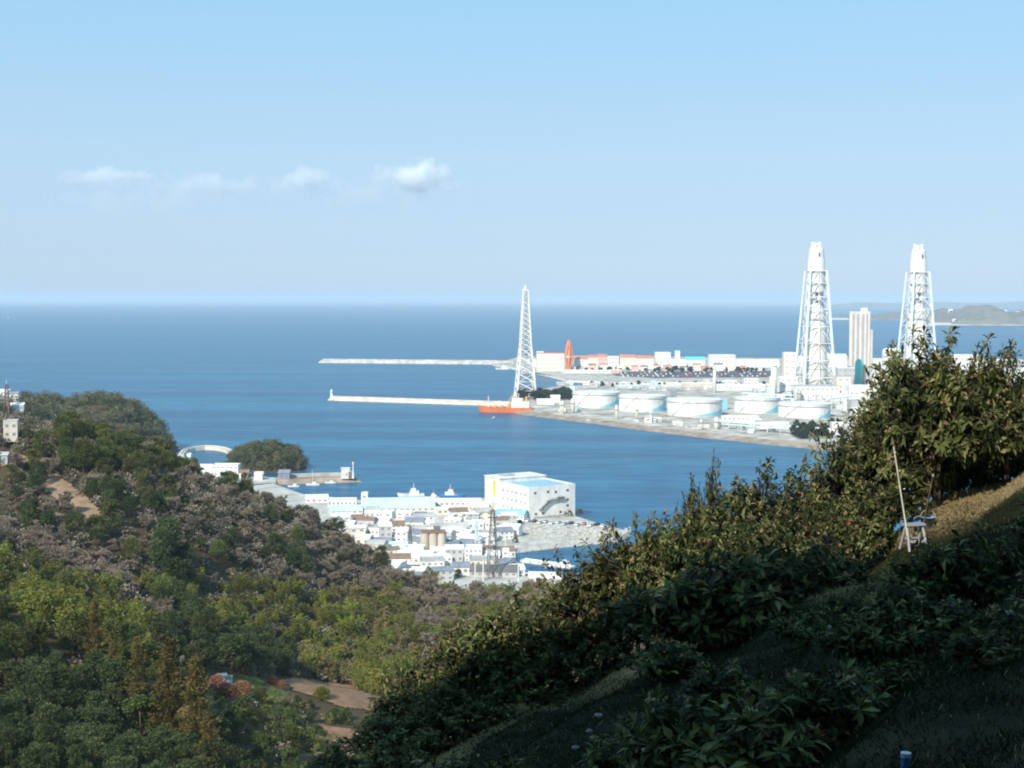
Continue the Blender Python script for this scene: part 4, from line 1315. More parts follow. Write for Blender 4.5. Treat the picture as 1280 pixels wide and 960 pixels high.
# ---------------------------------------------------------------- power station: chimneys
def chimney(px, py, label, rz):
    p = P(px, py, ZP)
    o = thing('chimney', label, 'chimney', p, rz, 'power station chimneys')
    def half(z): return 20.5 - (20.5 - 10.4) * z / 160
    for sx, sy in ((-1, -1), (1, -1), (1, 1), (-1, 1)):
        MB().tube((sx * 20.5, sy * 20.5, -1), (sx * 10.4, sy * 10.4, 160), 1.7, 1.3, 8).build('leg', M_palecyan, o)
    lv = [0, 22, 44, 66, 88, 110, 126, 144, 160]
    br = MB()
    for a, b in zip(lv[:-1], lv[1:]):
        A = [Vector((sx * half(a), sy * half(a), a)) for sx, sy in ((-1, -1), (1, -1), (1, 1), (-1, 1))]
        B = [Vector((sx * half(b), sy * half(b), b)) for sx, sy in ((-1, -1), (1, -1), (1, 1), (-1, 1))]
        for i in range(4):
            j = (i + 1) % 4
            mid = (B[i] + B[j]) / 2
            br.tube(A[i], mid, 0.5, 0.5, 4); br.tube(A[j], mid, 0.5, 0.5, 4); br.tube(B[i], B[j], 0.65, 0.65, 4)
    for sx, sy in ((0, -1), (0, 1), (-1, 0), (1, 0)): br.tube((sx * 20.3, sy * 20.3, -1), (sx * 10.2, sy * 10.2, 160), .5, .4, 4)
    br.build('bracing', M_white, o)
    MB().lathe([(15.0, -1), (15.0, 30), (13.8, 60), (12.0, 98), (10.2, 108), (7.8, 115), (5.0, 118.5)], n=28).build('lower_casing', M_white, o, True)
    for k in range(4):
        a = math.pi / 4 + k * math.pi / 2
        MB().cyl((4.4 * math.cos(a), 4.4 * math.sin(a), 100), 2.4, 96 + (k % 2) * 1.5, 12).build('flue', M_white, o)
    MB().lathe([(9.2, 132), (9.8, 133), (9.8, 159.0), (9.6, 160)], n=24).build('middle_casing', M_white, o)
    MB().lathe([(10.6, 160.6), (10.4, 172), (8.8, 188), (7.2, 190.5)], n=24).build('upper_casing', M_white, o)
    for z, r in ((126, 12.4), (144, 11.6), (158.5, 11.4)):
        s = MB().lathe([(r - 2.2, z), (r, z), (r, z + 1.1), (r - 2.2, z + 1.1), (r - 2.2, z)], n=24, caps=False)
        s.build('platform', M_grey, o)
    # stair shaft and cladding panel seen on the casing
    o.scale = (1, 1, .942)
    MB().box((0, -14.6, 50), (2.4, 1.4, 90)).build('lift_shaft', M_cream, o)
    for z in (32, 66, 98):
        MB().lathe([(13.9, z), (15.6, z), (15.6, z + .8), (13.9, z + .8), (13.9, z)], n=24, caps=False).build('gallery', M_steel, o)
    MB().box((0.3, -10.4, 181), (1.6, 1.0, 5)).build('vent', M_dkgrey, o)
    return o
chimney(1018, 492, 'left tall white power station chimney in a splayed steel frame', R(6))
chimney(1145, 488, 'right tall white power station chimney standing behind the orchard treetop', R(10))

# ---------------------------------------------------------------- oil tanks
def tank(px, py, wpx, h, label, wave=(0.03, 0.88, 0.72), side=1):
    q = P(px, py, ZP); r = wpx / 2 * mpp(q.y); q = P(px, py, ZP)
    o = thing('oil_tank', label, 'oil tank', (q.x * (1 + r / q.y), q.y + r, ZP), 0, 'oil tanks along the shore')
    n = 56
    MB().lathe([(r, -0.5), (r, h)], n=n, caps=False).build('shell', M_white, o, True)
    MB().lathe([(r + 0.05, h - 1.9), (r + 0.9, h - 1.9), (r + 0.9, h - 1.5), (r + 0.05, h - 1.5)], n=n, caps=False).build('wind_girder', M_grey, o)
    MB().lathe([(r + 0.3, h), (r + 0.3, h + 0.35), (r * 0.96, h + 0.35), (0.4, h + 1.7)], n=n).build('roof', M_white, o)
    # painted blue wave, low at the left and rising to the right
    a0, a1, hh = wave
    vs = []; fs = []; m = 26
    for i in range(m + 1):
        t = i / m
        a = -math.pi / 2 + (a0 + (a1 - a0) * t) * math.pi / 2
        top = h * hh * (t ** 1.05) * (1 if t < 0.97 else 0.98)
        vs += [((r + 0.06) * math.cos(a), (r + 0.06) * math.sin(a), 0.3), ((r + 0.06) * math.cos(a), (r + 0.06) * math.sin(a), 0.32 + top)]
    for i in range(m): fs.append((2 * i, 2 * i + 2, 2 * i + 3, 2 * i + 1))
    MB().add(vs, fs).build('painted_wave', M_tankblue, o)
    st = MB()
    for i in range(20):
        a = -math.pi * 0.5 - 1.0 + i * 0.035
        st.box(((r + 0.6) * math.cos(a), (r + 0.6) * math.sin(a), h * (i + 1) / 20), (0.9, 0.9, 0.25), a)
    st.path([((r + 1.0) * math.cos(-math.pi * .5 - 1.0 + i * .035), (r + 1.0) * math.sin(-math.pi * .5 - 1.0 + i * .035), h * (i + 1) / 20 + 1.0) for i in range(20)], 0.08, 3)
    st.build('stair', M_white, o)
    return o
tank(745, 510, 60, 15.5, 'leftmost white oil tank beside the dark pine grove')
tank(803, 515, 60, 15.5, 'second white oil tank from the left with a blue wave')
tank(868, 521, 70, 15.5, 'widest white oil tank, third along the shore', (-0.2, 0.8, 0.42))
tank(946, 517, 58, 15, 'fourth white oil tank with a bright blue triangle on its right side', (0.05, 0.95, 0.85))
tank(1005, 523, 66, 13, 'low white oil tank nearest the foreground trees', (0.2, 0.95, 0.75))

# ---------------------------------------------------------------- power station: blocks
def B(label, px, py, wpx, hpx, dm, wall=None, roof=None, style='flat', z=ZP, wins=(0, 0), rz=0, name='plant_building', cat='building', group=None, glass=None):
    q = P(px, py, z); k = mpp(q.y)
    return bldg(name, label, cat, px, py, wpx * k, dm, hpx * k, rz, wall, roof, style, z, wins, group=group, glass=glass)
B('white block standing just left of the left chimney legs', 986, 471, 15, 30, 16, M_cream, M_white, wins=(4, 2))
B('cream turbine hall around the foot of the left chimney', 1018, 500, 56, 17, 26, M_white, M_greyroof, wins=(2, 9), rz=4)
B('white boiler house left of the left chimney foot', 984, 494, 22, 22, 20, M_white, M_white, wins=(3, 3))
B('beige boiler block right of the left chimney foot', 1052, 497, 17, 26, 20, M_cream, M_greyroof, wins=(3, 2))
B('grey framed block between the left chimney and the teal tower', 1057, 480, 24, 20, 18, M_grey, M_white, wins=(3, 4))
B('wide white hall below the teal tower', 1078, 503, 40, 20, 24, M_white, M_white, wins=(1, 6))
B('low grey shed in front of the wide white hall', 1084, 512, 46, 11, 18, M_grey, M_greyroof)
B('white shed with a pinkish front next to the orchard tree', 1082, 520, 34, 9, 16, M_white, M_white)
B('white hall left of the white drum', 1098, 478, 20, 18, 20, M_white, M_white, wins=(2, 3))
B('white block under the right chimney', 1128, 480, 30, 24, 24, M_white, M_greyroof, wins=(3, 5))
B('white building peeking over the orchard right of the right chimney', 1206, 474, 34, 30, 22, M_white, M_white, wins=(3, 5))
B('cream building peeking over the orchard near the right edge', 1240, 476, 34, 26, 22, M_cream, M_white, wins=(3, 4))
B('white low block near the right edge behind leaves', 1268, 478, 26, 18, 20, M_white, M_white)
B('long flat white warehouse behind the oil tanks', 925, 488, 60, 7, 14, M_white, M_white, wins=(1, 12))
B('long low beige shed behind the third oil tank', 862, 484, 60, 5, 12, M_beige, M_white)
B('small white office behind the fourth oil tank', 938, 482, 18, 9, 12, M_white, M_greyroof, wins=(2, 4))
B('white square pump house between second and third oil tank', 842, 500, 8, 13, 8, M_slate, M_greyroof)
B('blue grey pump house between third and fourth oil tank', 905, 512, 7, 14, 8, M_tankblue, M_greyroof)
B('flat white substation in front of the fourth oil tank', 925, 527, 46, 6, 10, M_white, M_white, wins=(1, 8))
B('white workshop on the shore below the fourth oil tank', 965, 536, 40, 9, 12, M_white, M_greyroof, wins=(1, 7))
B('small pink roofed hut among trees on the shore', 1000, 541, 16, 6, 10, M_cream, M_redroof, 'gable')
B('white two storey office between the shore trees', 1046, 543, 15, 14, 10, M_white, M_white, wins=(3, 3))
B('grey two storey annex beside the white shore office', 1060, 545, 12, 13, 10, M_grey, M_white, wins=(2, 2))
B('low white hut by the pine grove behind the orange ship', 682, 506, 22, 5, 10, M_white, M_white, 'gable')
B('small white hut with pitched roof left of the first oil tank', 694, 503, 12, 7, 9, M_white, M_white, 'gable')
# teal tower
q = P(1075, 482, ZP); k = mpp(q.y)
o = thing('absorber_tower', 'bright teal tower in front of the apartment block', 'tower', (q.x, q.y + 6, ZP))
MB().lathe([(5.2 * k, -1), (5.2 * k, 27 * k), (4.6 * k, 30 * k), (2.5 * k, 33 * k)], n=20).build('vessel', M_teal, o, True)
MB().box((6.2 * k, -2, 13 * k), (3 * k, 4, 26 * k)).build('stair_tower', M_dkgrey, o)
# big white drum
q = P(1118, 476, ZP); k = mpp(q.y)
o = thing('storage_drum', 'big white drum with a rounded top left of the right chimney', 'tank', (q.x, q.y + 14, ZP))
MB().lathe([(12.5 * k, -1), (12.5 * k, 36 * k), (11.8 * k, 38.5 * k), (8 * k, 40.5 * k), (0.3, 41.5 * k)], n=36).build('shell', M_white, o, True)
MB().lathe([(12.6 * k, 30 * k), (13 * k, 30 * k), (13 * k, 30.6 * k), (12.6 * k, 30.6 * k)], n=36, caps=False).build('gallery', M_steel, o)
# slim stacks
for px, py, hp, rp, lab, mt in ((893, 491, 31, 1.9, 'slim white vent stack behind the third oil tank', M_white), (967, 496, 40, 3.6, 'thick cream stack behind the fourth oil tank', M_cream), (1008, 512, 22, 1.2, 'thin white pipe stack before the turbine hall', M_white)):
    q = P(px, py, ZP); k = mpp(q.y)
    o = thing('vent_stack', lab, 'stack', q)
    MB().lathe([(rp * k * 1.1, -1), (rp * k, hp * k)], n=16).build('shaft', mt, o, True)
    MB().lathe([(rp * k * 1.25, hp * k - 1.5), (rp * k * 1.25, hp * k - .6)], n=16).build('rim', M_grey, o)
# plant works: pipe racks, vessels and sheds filling the yard
def pipe_rack(px0, py0, px1, py1, hm, label):
    a, b = P(px0, py0, ZP), P(px1, py1, ZP)
    d = b - a; L = d.length
    o = thing('pipe_rack', label, 'pipe rack', (a + b) / 2, math.atan2(d.y, d.x), 'pipe racks in the works yard')
    fr = MB(); n = max(3, int(L / 12))
    for i in range(n + 1):
        x = -L / 2 + L * i / n
        for y in (-3, 3): fr.tube((x, y, -0.5), (x, y, hm), 0.35, 0.35, 4)
        fr.tube((x, -3, hm), (x, 3, hm), 0.3, 0.3, 4); fr.tube((x, -3, hm * .6), (x, 3, hm * .6), 0.3, 0.3, 4)
    fr.build('frame', M_white, o)
    for y, zz in ((-2, .3), (-.8, .3), (1, .3), (2.1, .3), (-1.5, -.37 * hm), (1.2, -.37 * hm)):
        MB().tube((-L / 2 - 1, y, hm + zz + .3), (L / 2 + 1, y, hm + zz + .3), 0.5, 0.5, 6).build('pipe', M_palecyan, o)
pipe_rack(898, 535, 995, 543, 6, 'white pipe rack along the shore in front of the tanks')
pipe_rack(930, 502, 990, 505, 9, 'pipe rack between the fourth tank and the turbine hall')
pipe_rack(1036, 511, 1062, 508, 10, 'pipe rack right of the turbine hall')
pipe_rack(770, 487, 850, 487, 5, 'low pipe rack behind the second oil tank')
rngp = np.random.default_rng(90)
mats = [(M_white, 'white'), (M_cream, 'cream'), (M_grey, 'grey'), (M_palecyan, 'pale blue')]
i = 0
for (x0, x1, y0, y1, nn, where) in ((940, 1060, 484, 514, 46, 'around the left chimney foot'), (1062, 1135, 470, 500, 18, 'between the teal tower and the right chimney'), (700, 900, 483, 489, 12, 'behind the oil tanks'), (905, 1040, 526, 543, 26, 'along the factory shore'), (690, 900, 518, 534, 22, 'between the tanks and the sea'), (1180, 1280, 478, 500, 8, 'behind the orchard at the right'), (700, 950, 478.5, 481, 26, 'on the strip before the channel')):
    for _ in range(nn):
        px, py = rngp.uniform(x0, x1), rngp.uniform(y0, y1)
        if where.startswith('between the tanks'): py = 516 + (px - 690) * .118 - rngp.uniform(0, 5)
        m, cn = mats[int(rngp.integers(0, 4))]
        i += 1
        if rngp.uniform() < 0.3 and where.startswith(('around', 'between')):
            q = P(px, py, ZP); k = mpp(q.y); rr = rngp.uniform(1.2, 3.2) * k; hh = rngp.uniform(6, 17) * k
            o = thing('process_vessel', f'small {cn} upright process vessel {where}', 'vessel', q, 0, f'{cn} process vessels {where}')
            MB().lathe([(rr, -1), (rr, hh), (rr * .7, hh + rr * .5), (0.1, hh + rr * .7)], n=14).build('shell', m, o, True)
            MB().lathe([(rr + .1, hh * .7), (rr + 1.0, hh * .7), (rr + 1.0, hh * .7 + .6), (rr + .1, hh * .7 + .6)], n=14, caps=False).build('gallery', M_steel, o)
        else:
            s = rngp.uniform(0.5, 1.2)
            B(f'small {cn} plant block {where}', px, py, rngp.uniform(5, 17) * s, rngp.uniform(4, 14) * s * (0.45 if y1 > 520 or y1 < 490 else 1) * (0.6 if y1 == 481 else 1), rngp.uniform(5, 12), m, [M_white, M_greyroof][int(rngp.integers(0, 2))], wins=(int(rngp.integers(1, 3)), int(rngp.integers(1, 4))), rz=rngp.normal() * 5, group=f'{cn} plant blocks {where}')

# ---------------------------------------------------------------- lattice transmission tower on the point
q = P(656.5, 498, ZP)
o = thing('transmission_tower', 'tall white lattice transmission tower on the harbour point', 'pylon', q, R(8)); o.scale = (1, 1, .955)
lattice(MB(), 11.5, 6.2, -1, 62, 6, 1.3, 0.6).build('lower_lattice', M_white, o)
lattice(MB(), 6.2, 2.6, 62, 132, 11, 1.0, 0.5).build('upper_lattice', M_white, o)
for z, w in ((80, 6.5), (98, 5.5), (116, 5)):
    a = MB(); a.tube((-w, 0, z), (w, 0, z), 0.5, 0.5, 4); a.tube((-w, 0, z), (0, 0, z + 4), .35, .35, 3); a.tube((w, 0, z), (0, 0, z + 4), .35, .35, 3)
    a.build('cross_arm', M_white, o)
MB().lathe([(3.6, 131), (3.6, 134)], n=8).build('top_platform', M_white, o)
MB().cyl((0, 0, 134), 1.2, 4, 8).build('beacon', M_white, o)
for k in range(4):
    sx, sy = ((-1, -1), (1, -1), (1, 1), (-1, 1))[k]
    MB().box((sx * 11.5, sy * 11.5, 0), (5, 5, 3)).build('footing', M_beige, o)

# ---------------------------------------------------------------- resort island
q = P(711, 464, ZP)
M_paleorange = paint('pale_orange_paint', (0.70, 0.24, 0.12), .5, .1, .2)
o = thing('observation_tower', 'slender orange red tower on the resort island', 'tower', q)
k = mpp(q.y)
prof = [(1.9, -1), (2.4, 6), (3.7, 12), (4.2, 18), (3.7, 25), (2.6, 31), (1.2, 36), (0.3, 38.5)]
for a in range(6):
    an = a * math.pi / 3 + .3
    MB().path([(math.cos(an + z * .02) * r * k, math.sin(an + z * .02) * r * k, z * k) for r, z in prof], 1.5, 5).build('rib', M_paleorange, o)
MB().lathe([(r * k * 0.62, z * k) for r, z in prof], n=14).build('core', paint('pale_orange_panel', (0.72, 0.36, 0.22), .5, .1, .2), o, True)
MB().lathe([(4.6 * k, 17 * k), (4.6 * k, 19 * k)], n=18).build('deck', M_white, o)
RES = [ # label, px, py, w, h, depth m, wall, roof, style, wins
 ('cream resort hotel left of the orange red tower', 688, 464, 34, 22, 30, M_cream, M_redroof, 'flat', (4, 9)),
 ('small white domed kiosk at the left end of the resort', 675, 461, 9, 21, 20, M_white, M_white, 'flat', (3, 2)),
 ('low white terminal at the landward foot of the sea wall', 664, 459, 12, 9, 18, M_white, M_white, 'flat', (1, 4)),
 ('white villa block just right of the orange red tower', 726, 463, 18, 14, 22, M_white, M_redroof, 'gable', (2, 4)),
 ('red roofed house in the resort row, left one', 741, 461, 12, 14, 20, M_cream, M_redroof, 'gable', (2, 3)),
 ('pink shop house in the resort row', 753, 461, 12, 15, 20, M_pinkwall, M_redroof, 'gable', (2, 3)),
 ('white shop house with flat top in the resort row', 766, 461, 14, 15, 20, M_white, M_white, 'flat', (3, 3)),
 ('red roofed hall in the middle of the resort row', 784, 461, 20, 14, 22, M_cream, M_redroof, 'gable', (2, 5)),
 ('pale arcade right of the red roofed hall', 805, 461, 22, 13, 22, M_white, M_redroof, 'gable', (2, 5)),
 ('tall white hotel block in the resort row', 828, 460, 19, 19, 24, M_white, M_white, 'flat', (4, 5)),
 ('narrow white clock tower of the resort', 846.5, 460, 6, 21, 10, M_white, M_palecyan, 'flat', (4, 1)),
 ('white hall at the foot of the resort clock tower', 846, 461, 22, 11, 18, M_white, M_white, 'flat', (1, 5)),
 ('hall with a teal roof in the resort row', 868, 460, 24, 10, 24, M_white, M_teal, 'gable', (1, 6)),
 ('white hotel with overhanging top storey right of the teal roof', 902, 462, 32, 18, 26, M_white, M_white, 'flat', (3, 7)),
 ('long low white hall with a straight roof line behind the car park', 946, 459, 54, 9, 20, M_white, M_white, 'flat', (1, 14)),
 ('long white low building in front of the resort row', 735, 466.5, 64, 3.5, 10, M_white, M_white, 'flat', (1, 12)),
 ('white low store beside the car park', 770, 466.6, 14, 4, 10, M_pinkwall, M_white, 'flat', (1, 3)),
 ('white houses block left of the apartment tower', 1045, 459, 24, 13, 22, M_white, M_white, 'gable', (2, 5)),
 ('white low block right of the apartment tower', 1098, 459, 16, 10, 22, M_white, M_white, 'flat', (2, 4)),
 ('white hall behind the left chimney', 1006, 458, 30, 12, 22, M_white, M_white, 'flat', (2, 6)),
]
for lab, px, py, w, h, dm, wl, rf, st, wn in RES:
    B(lab, px, py, w, h, dm, wl, rf, st, wins=wn, name='resort_building')
for i in range(16):
    px = 712 + i * 15.6 + rngp.uniform(-4, 4)
    m, cn = [(M_white, 'white'), (M_cream, 'cream'), (M_pinkwall, 'pink')][i % 3]
    B(f'small {cn} shop in front of the resort row', px, 463.6 + rngp.uniform(-.5, .5), rngp.uniform(5, 11), rngp.uniform(4, 8), 10, m, [M_redroof, M_white, M_brown][int(rngp.integers(0, 3))], 'gable', wins=(1, 3), name='resort_building', group=f'{cn} small shops of the resort')
# apartment tower
q = P(1076, 457.5, ZP); k = mpp(q.y)
o = thing('apartment_tower', 'tall pale apartment tower between the two chimneys', 'building', (q.x, q.y + 12, ZP), R(-14))
hh = 67 * k; ww = 25 * k
M_apart = paint('apartment_wall', (.56, .53, .50), .7, .08, .1); M_apart2 = paint('apartment_balcony', (.30, .27, .26), .7, .1, .1)
MB().box((0, 0, hh / 2), (ww, 24, hh)).build('wall', M_apart, o)
for x, w2 in ((-0.30, .10), (-0.08, .12), (0.16, .12), (0.36, .08)):
    st = MB(); nfl = 30
    for f in range(nfl):
        st.box((x * ww, -12.2, hh * (f + .5) / nfl * .97), (w2 * ww, .5, hh / nfl * .62))
    st.build('balconies', M_apart2, o)
MB().box((0, 0, hh + .6), (ww + 1, 25, 1.2)).build('roof', M_white, o)
MB().box((5 * k, 2, hh + 4.4), (8 * k, 12, 6.4)).build('penthouse', M_white, o)
MB().box((ww / 2 + 2.5, 0, hh * .34), (5, 18, hh * .68)).build('stair_wing', M_beige, o)

# ---------------------------------------------------------------- cars
def car_proto(name):
    o = thing(name, name, 'car')
    pr = [(-2.1, .35), (2.1, .35), (2.15, .75), (1.9, .95), (-2.0, .98), (-2.15, .7)]
    def ext(pr, y, mb):
        n = len(pr); vs = [(x, -y, z) for x, z in pr] + [(x, y, z) for x, z in pr]
        return mb.add(vs, [tuple(range(n)), tuple(range(n, 2 * n))[::-1]] + [(i, n + i, n + (i + 1) % n, (i + 1) % n) for i in range(n)])
    ext(pr, .85, MB()).build('body', M_car, o)
    ext([(-1.75, .96), (1.1, .96), (.55, 1.42), (-1.35, 1.45)], .74, MB()).build('windows', M_glass, o)
    MB().box((-.4, 0, 1.46), (1.75, 1.36, .06)).build('roof_panel', M_car, o)
    for x in (-1.3, 1.3):
        for y in (-.8, .8):
            w = MB(); w.tube((x, y - .1, .32), (x, y + .1, .32), .32, .32, 12); w.build('wheel', M_rubber, o)
    return o
CARCOL = [((.80, .80, .80), 'white'), ((.55, .56, .58), 'silver'), ((.03, .03, .035), 'black'), ((.45, .04, .05), 'red'), ((.05, .10, .25), 'blue'), ((.80, .80, .80), 'white')]
proto = car_proto('parked_car')
spots = [(668, 2), (675, 0), (682, 1), (690, 0), (698, 0), (706, 1), (714, 2), (722, 0), (730, 3), (738, 0), (746, 2), (754, 0), (640, 1), (649, 0), (660, 0)]
for i, (px, c) in enumerate(spots):
    py = 652 + (px - 660) * 0.055 + (i % 2) * 1.6
    q = P(px, py, ZH)
    col, cn = CARCOL[c]
    lab = {0: 'white car parked on the quay before the big white warehouse', 1: 'silver car parked on the quay before the big white warehouse', 2: 'black car parked on the quay before the big white warehouse', 3: 'red car parked on the quay among white cars'}[c]
    if i == 0: o = proto; o.location = q; o.rotation_euler = (0, 0, 1.2); tag(o, lab, 'car', f'{cn} cars on the quay')
    else: o = copy_tree(proto, q, 1.2 + rngp.normal() * .12, None, lab, f'{cn} cars on the quay')
    for c2 in [o] + kids(o): c2.color = (*col, 1)
# car park of the resort: tiny from here, one mesh each
cm = None
for r_ in range(5):
    for i in range(30):
        if rngp.uniform() < .22: continue
        px = 774 + i * 6.2 + r_ * 1.3; py = 465.3 + r_ * 1.35
        if px > 960: continue
        q = P(px, py, ZP + .02)
        if cm is None:
            mb = MB(); mb.box((0, 0, .75), (4.4, 1.8, .85)); mb.box((-.2, 0, 1.45), (2.5, 1.6, .6))
            mb.box((0, 0, .3), (3.4, 1.85, .5))
            o = mb.build('parked_car', M_car); cm = o
        else:
            o = cm.copy(); C.objects.link(o)
        col, cn = CARCOL[int(rngp.integers(0, 6))]
        o.location = q; o.rotation_euler = (0, 0, 1.57 + rngp.normal() * .05); o.color = (*col, 1)
        tag(o, f'tiny {cn} car in the dark car park before the resort', 'car', f'{cn} cars in the resort car park')
# ================================================================ HARBOUR TOWN
# the big white warehouse with the blue roof
c0 = P(661, 648.5, ZH)
ang = math.atan2(.515, .857)
o = thing('warehouse', 'big white waterfront warehouse with a pale blue flat roof', 'warehouse', c0, ang)
# local x along the right-hand wall, local y along the left-hand wall going back
MB().box((14.7, 15, 7.5), (29.4, 30, 16.5)).build('wall', M_white, o)
MB().box((14.7, 38.3, 8.6), (29.6, 16.6, 18.8)).build('rear_block', M_white, o)
MB().box((14.7, 15, 15.9), (28.2, 28.8, .2)).build('roof', M_blueroof, o)
pp = MB()
for c, s in (((14.7, .15, 16.3), (29.6, .3, 1.1)), ((.15, 15, 16.3), (.3, 29.3, 1.1)), ((29.25, 15, 16.3), (.3, 29.3, 1.1))): pp.box(c, s)
pp.build('parapet', M_white, o)
MB().box((14.7, 38.3, 18.1), (30.4, 17.4, .5)).build('rear_roof', M_white, o)
MB().box((9, 39, 18.7), (8, 7, .9)).build('roof_hatch', M_greyroof, o)
for x, zz in ((4, 13.4), (12, 13.6), (17, 13.2), (24.5, 13.6), (24.5, 8.6), (24.5, 5.4), (12.2, 8.4), (4.4, 2.2), (9, 2.2), (20, 2.2)):
    MB().box((x, -.03, zz), (1.5, .14, 1.2)).build('window', M_glass, o)
for f in range(3):
    for i in range(8):
        MB().box((-.03, 3.5 + i * 4.6, 3.6 + f * 4.4), (.14, 1.5, 1.1)).build('window', M_steel, o)
stp = MB()
for a, b in (((7.5, -.9, 4.6), (12.5, -.9, 8.3)), ((12.5, -.9, 8.6), (19.5, -.9, 9.6))):
    a = Vector(a); b = Vector(b)
    for dz in (0, 1.1): stp.tube(a + Vector((0, 0, dz * .6)), b + Vector((0, 0, dz * .6)), .2, .2, 4)
    for k in range(9):
        q = a.lerp(b, (k + .5) / 9); stp.box(q, (.8, 1.3, .16)); stp.tube(q, q + Vector((0, 0, 1.1)), .05, .05, 3)
stp.box((7.2, -.9, 4.5), (2.4, 1.5, .3)); stp.box((19.8, -.9, 9.9), (3.6, 1.5, 1.3)); stp.box((12.5, -.9, 8.5), (1.6, 1.5, .3))
stp.build('outside_stair', M_dkgrey, o)
MB().box((-.06, 36, 12.2), (.16, 3.0, 8.5)).build('yellow_sign', M_yellow, o)
hb = MB()
rngh = np.random.default_rng(3)
# low clipped hedge at the foot of the right-hand wall
cc = np.stack([np.linspace(3, 27, 26), np.full(26, -1.6), np.full(26, .5)], -1)
V, Fc, t = crown_cards(rngh, cc, 40, .75, .3, .18)
hd = soup('hedge', V, Fc, L_ever, t); hd.location = c0; hd.rotation_euler = (0, 0, ang)
tag(hd, 'low green hedge along the foot of the big white warehouse', 'hedge')
for px, py, s, lab in ((710, 646, .55, 'dark round tree at the right corner of the big warehouse'), (724, 645, .5, 'olive bush beside the right corner of the big warehouse')):
    V, Fc, t = crown_cards(rngh, clumps(rngh, 12, 2.6, 3.5, .6), 60, .9, .4, .24)
    q = thing('round_tree', lab, 'tree', P(px, py, ZH)); soup('crown', V, Fc, L_ever, t, q); MB().tube((0, 0, -.3), (0, 0, 2), .18, .1, 6).build('trunk', M_bark, q)

HT = [ # label, px, py, w px, h px, depth m, rot, wall, roof, style, wins
 ('long white shed with a pale blue roof in front of the big warehouse', 640, 651, 38, 9, 10, -16, M_white, M_blueroof, 'gable', (1, 7)),
 ('long market shed with a wide pale cyan roof on the quay', 498, 641, 92, 7, 20, 5, M_cream, M_cyanroof, 'gable', (1, 12)),
 ('quay shed with a pale cyan roof left of the long market shed', 432, 644, 40, 6, 11, 14, M_white, M_cyanroof, 'gable', (1, 6)),
 ('white ice tower at the left end of the market shed', 456, 634, 8, 17, 5, 0, M_white, M_white, 'flat', (2, 1)),
 ('long low white quay building behind the grey yard', 428, 634, 36, 8, 9, 4, M_white, M_white, 'flat', (1, 7)),
 ('white boat shed with twin roofs by the inner basin', 396, 629, 28, 6, 10, 8, M_white, M_white, 'gable', (1, 4)),
 ('long white shed on the quay left of the big warehouse', 572, 634, 60, 7, 10, 3, M_white, M_white, 'flat', (1, 9)),
 ('low white building touching the big warehouse on its left', 598, 640, 26, 8, 10, 4, M_cream, M_white, 'flat', (1, 5)),
 ('white gabled house on the slope side of the town', 478, 663, 20, 12, 9, -12, M_white, M_white, 'gable', (2, 3)),
 ('white house with a brown roof right of the gabled white one', 497, 664, 18, 9, 8, 10, M_cream, M_brown, 'gable', (2, 3)),
 ('white shed with a pale lavender roof by the wooded hill', 478, 686, 26, 7, 11, -10, M_white, M_slate, 'gable', (1, 4)),
 ('white shed with a pale grey blue roof left of the silos', 498, 692, 34, 8, 11, 6, M_white, M_cyanroof, 'gable', (1, 5)),
 ('long white roofed hall below the silos', 520, 706, 46, 10, 12, -8, M_white, M_white, 'gable', (1, 6)),
 ('white factory block below the silos', 540, 716, 30, 14, 10, 6, M_white, M_greyroof, 'flat', (2, 4)),
 ('white three storey block beside the dark pylon', 592, 703, 22, 17, 9, 0, M_white, M_white, 'flat', (3, 4)),
 ('cream plant block left of the dark pylon', 604, 713, 34, 12, 10, 4, M_cream, M_greyroof, 'flat', (2, 5)),
 ('white column building right of the dark pylon', 632, 706, 9, 17, 6, 0, M_white, M_white, 'flat', (3, 1)),
 ('blue grey tank house right of the silos', 566, 694, 18, 14, 9, 0, M_slate, M_slate, 'flat', (2, 3)),
 ('white works building right of the tank house', 586, 684, 26, 11, 10, -6, M_white, M_white, 'gable', (1, 4)),
 ('long pale shed with a grey roof at the town centre', 560, 668, 44, 8, 11, 8, M_cream, M_greyroof, 'gable', (1, 6)),
 ('white house above the wooded hill edge at the town side', 434, 664, 24, 9, 9, -18, M_white, M_white, 'gable', (1, 3)),
 ('white shed below the grey yard with an overhanging roof', 428, 652, 26, 6, 9, 16, M_white, M_white, 'gable', (1, 4)),
 ('long grey shed by the pontoon in the front of the harbour', 618, 722, 60, 9, 10, -4, M_grey, M_dkgrey, 'gable', (1, 7)),
 ('white fish shed with rounded roof by the small basin', 645, 720, 18, 10, 8, 12, M_white, M_white, 'gable', (1, 2)),
 ('white boat house at the front shore of the small basin', 682, 729, 42, 7, 9, -6, M_white, M_white, 'gable', (1, 5)),
]
for lab, px, py, w, h, dm, rz, wl, rf, st, wn in HT:
    k = mpp(P(px, py, ZH).y)
    bldg('harbour_building', lab, 'building', px, py, w * k, dm, h * k * (.8 if st == 'gable' else 1), rz, wl, rf, st, ZH, wn)
taken = [(a[1], a[2], a[3] / 2 + 5) for a in HT] + [(661, 640, 60), (541, 692, 22)]
TOWN = [(420, 652), (500, 640), (600, 642), (640, 656), (650, 680), (632, 690), (636, 722), (480, 735), (470, 700)]
nh = 0; tries = 0
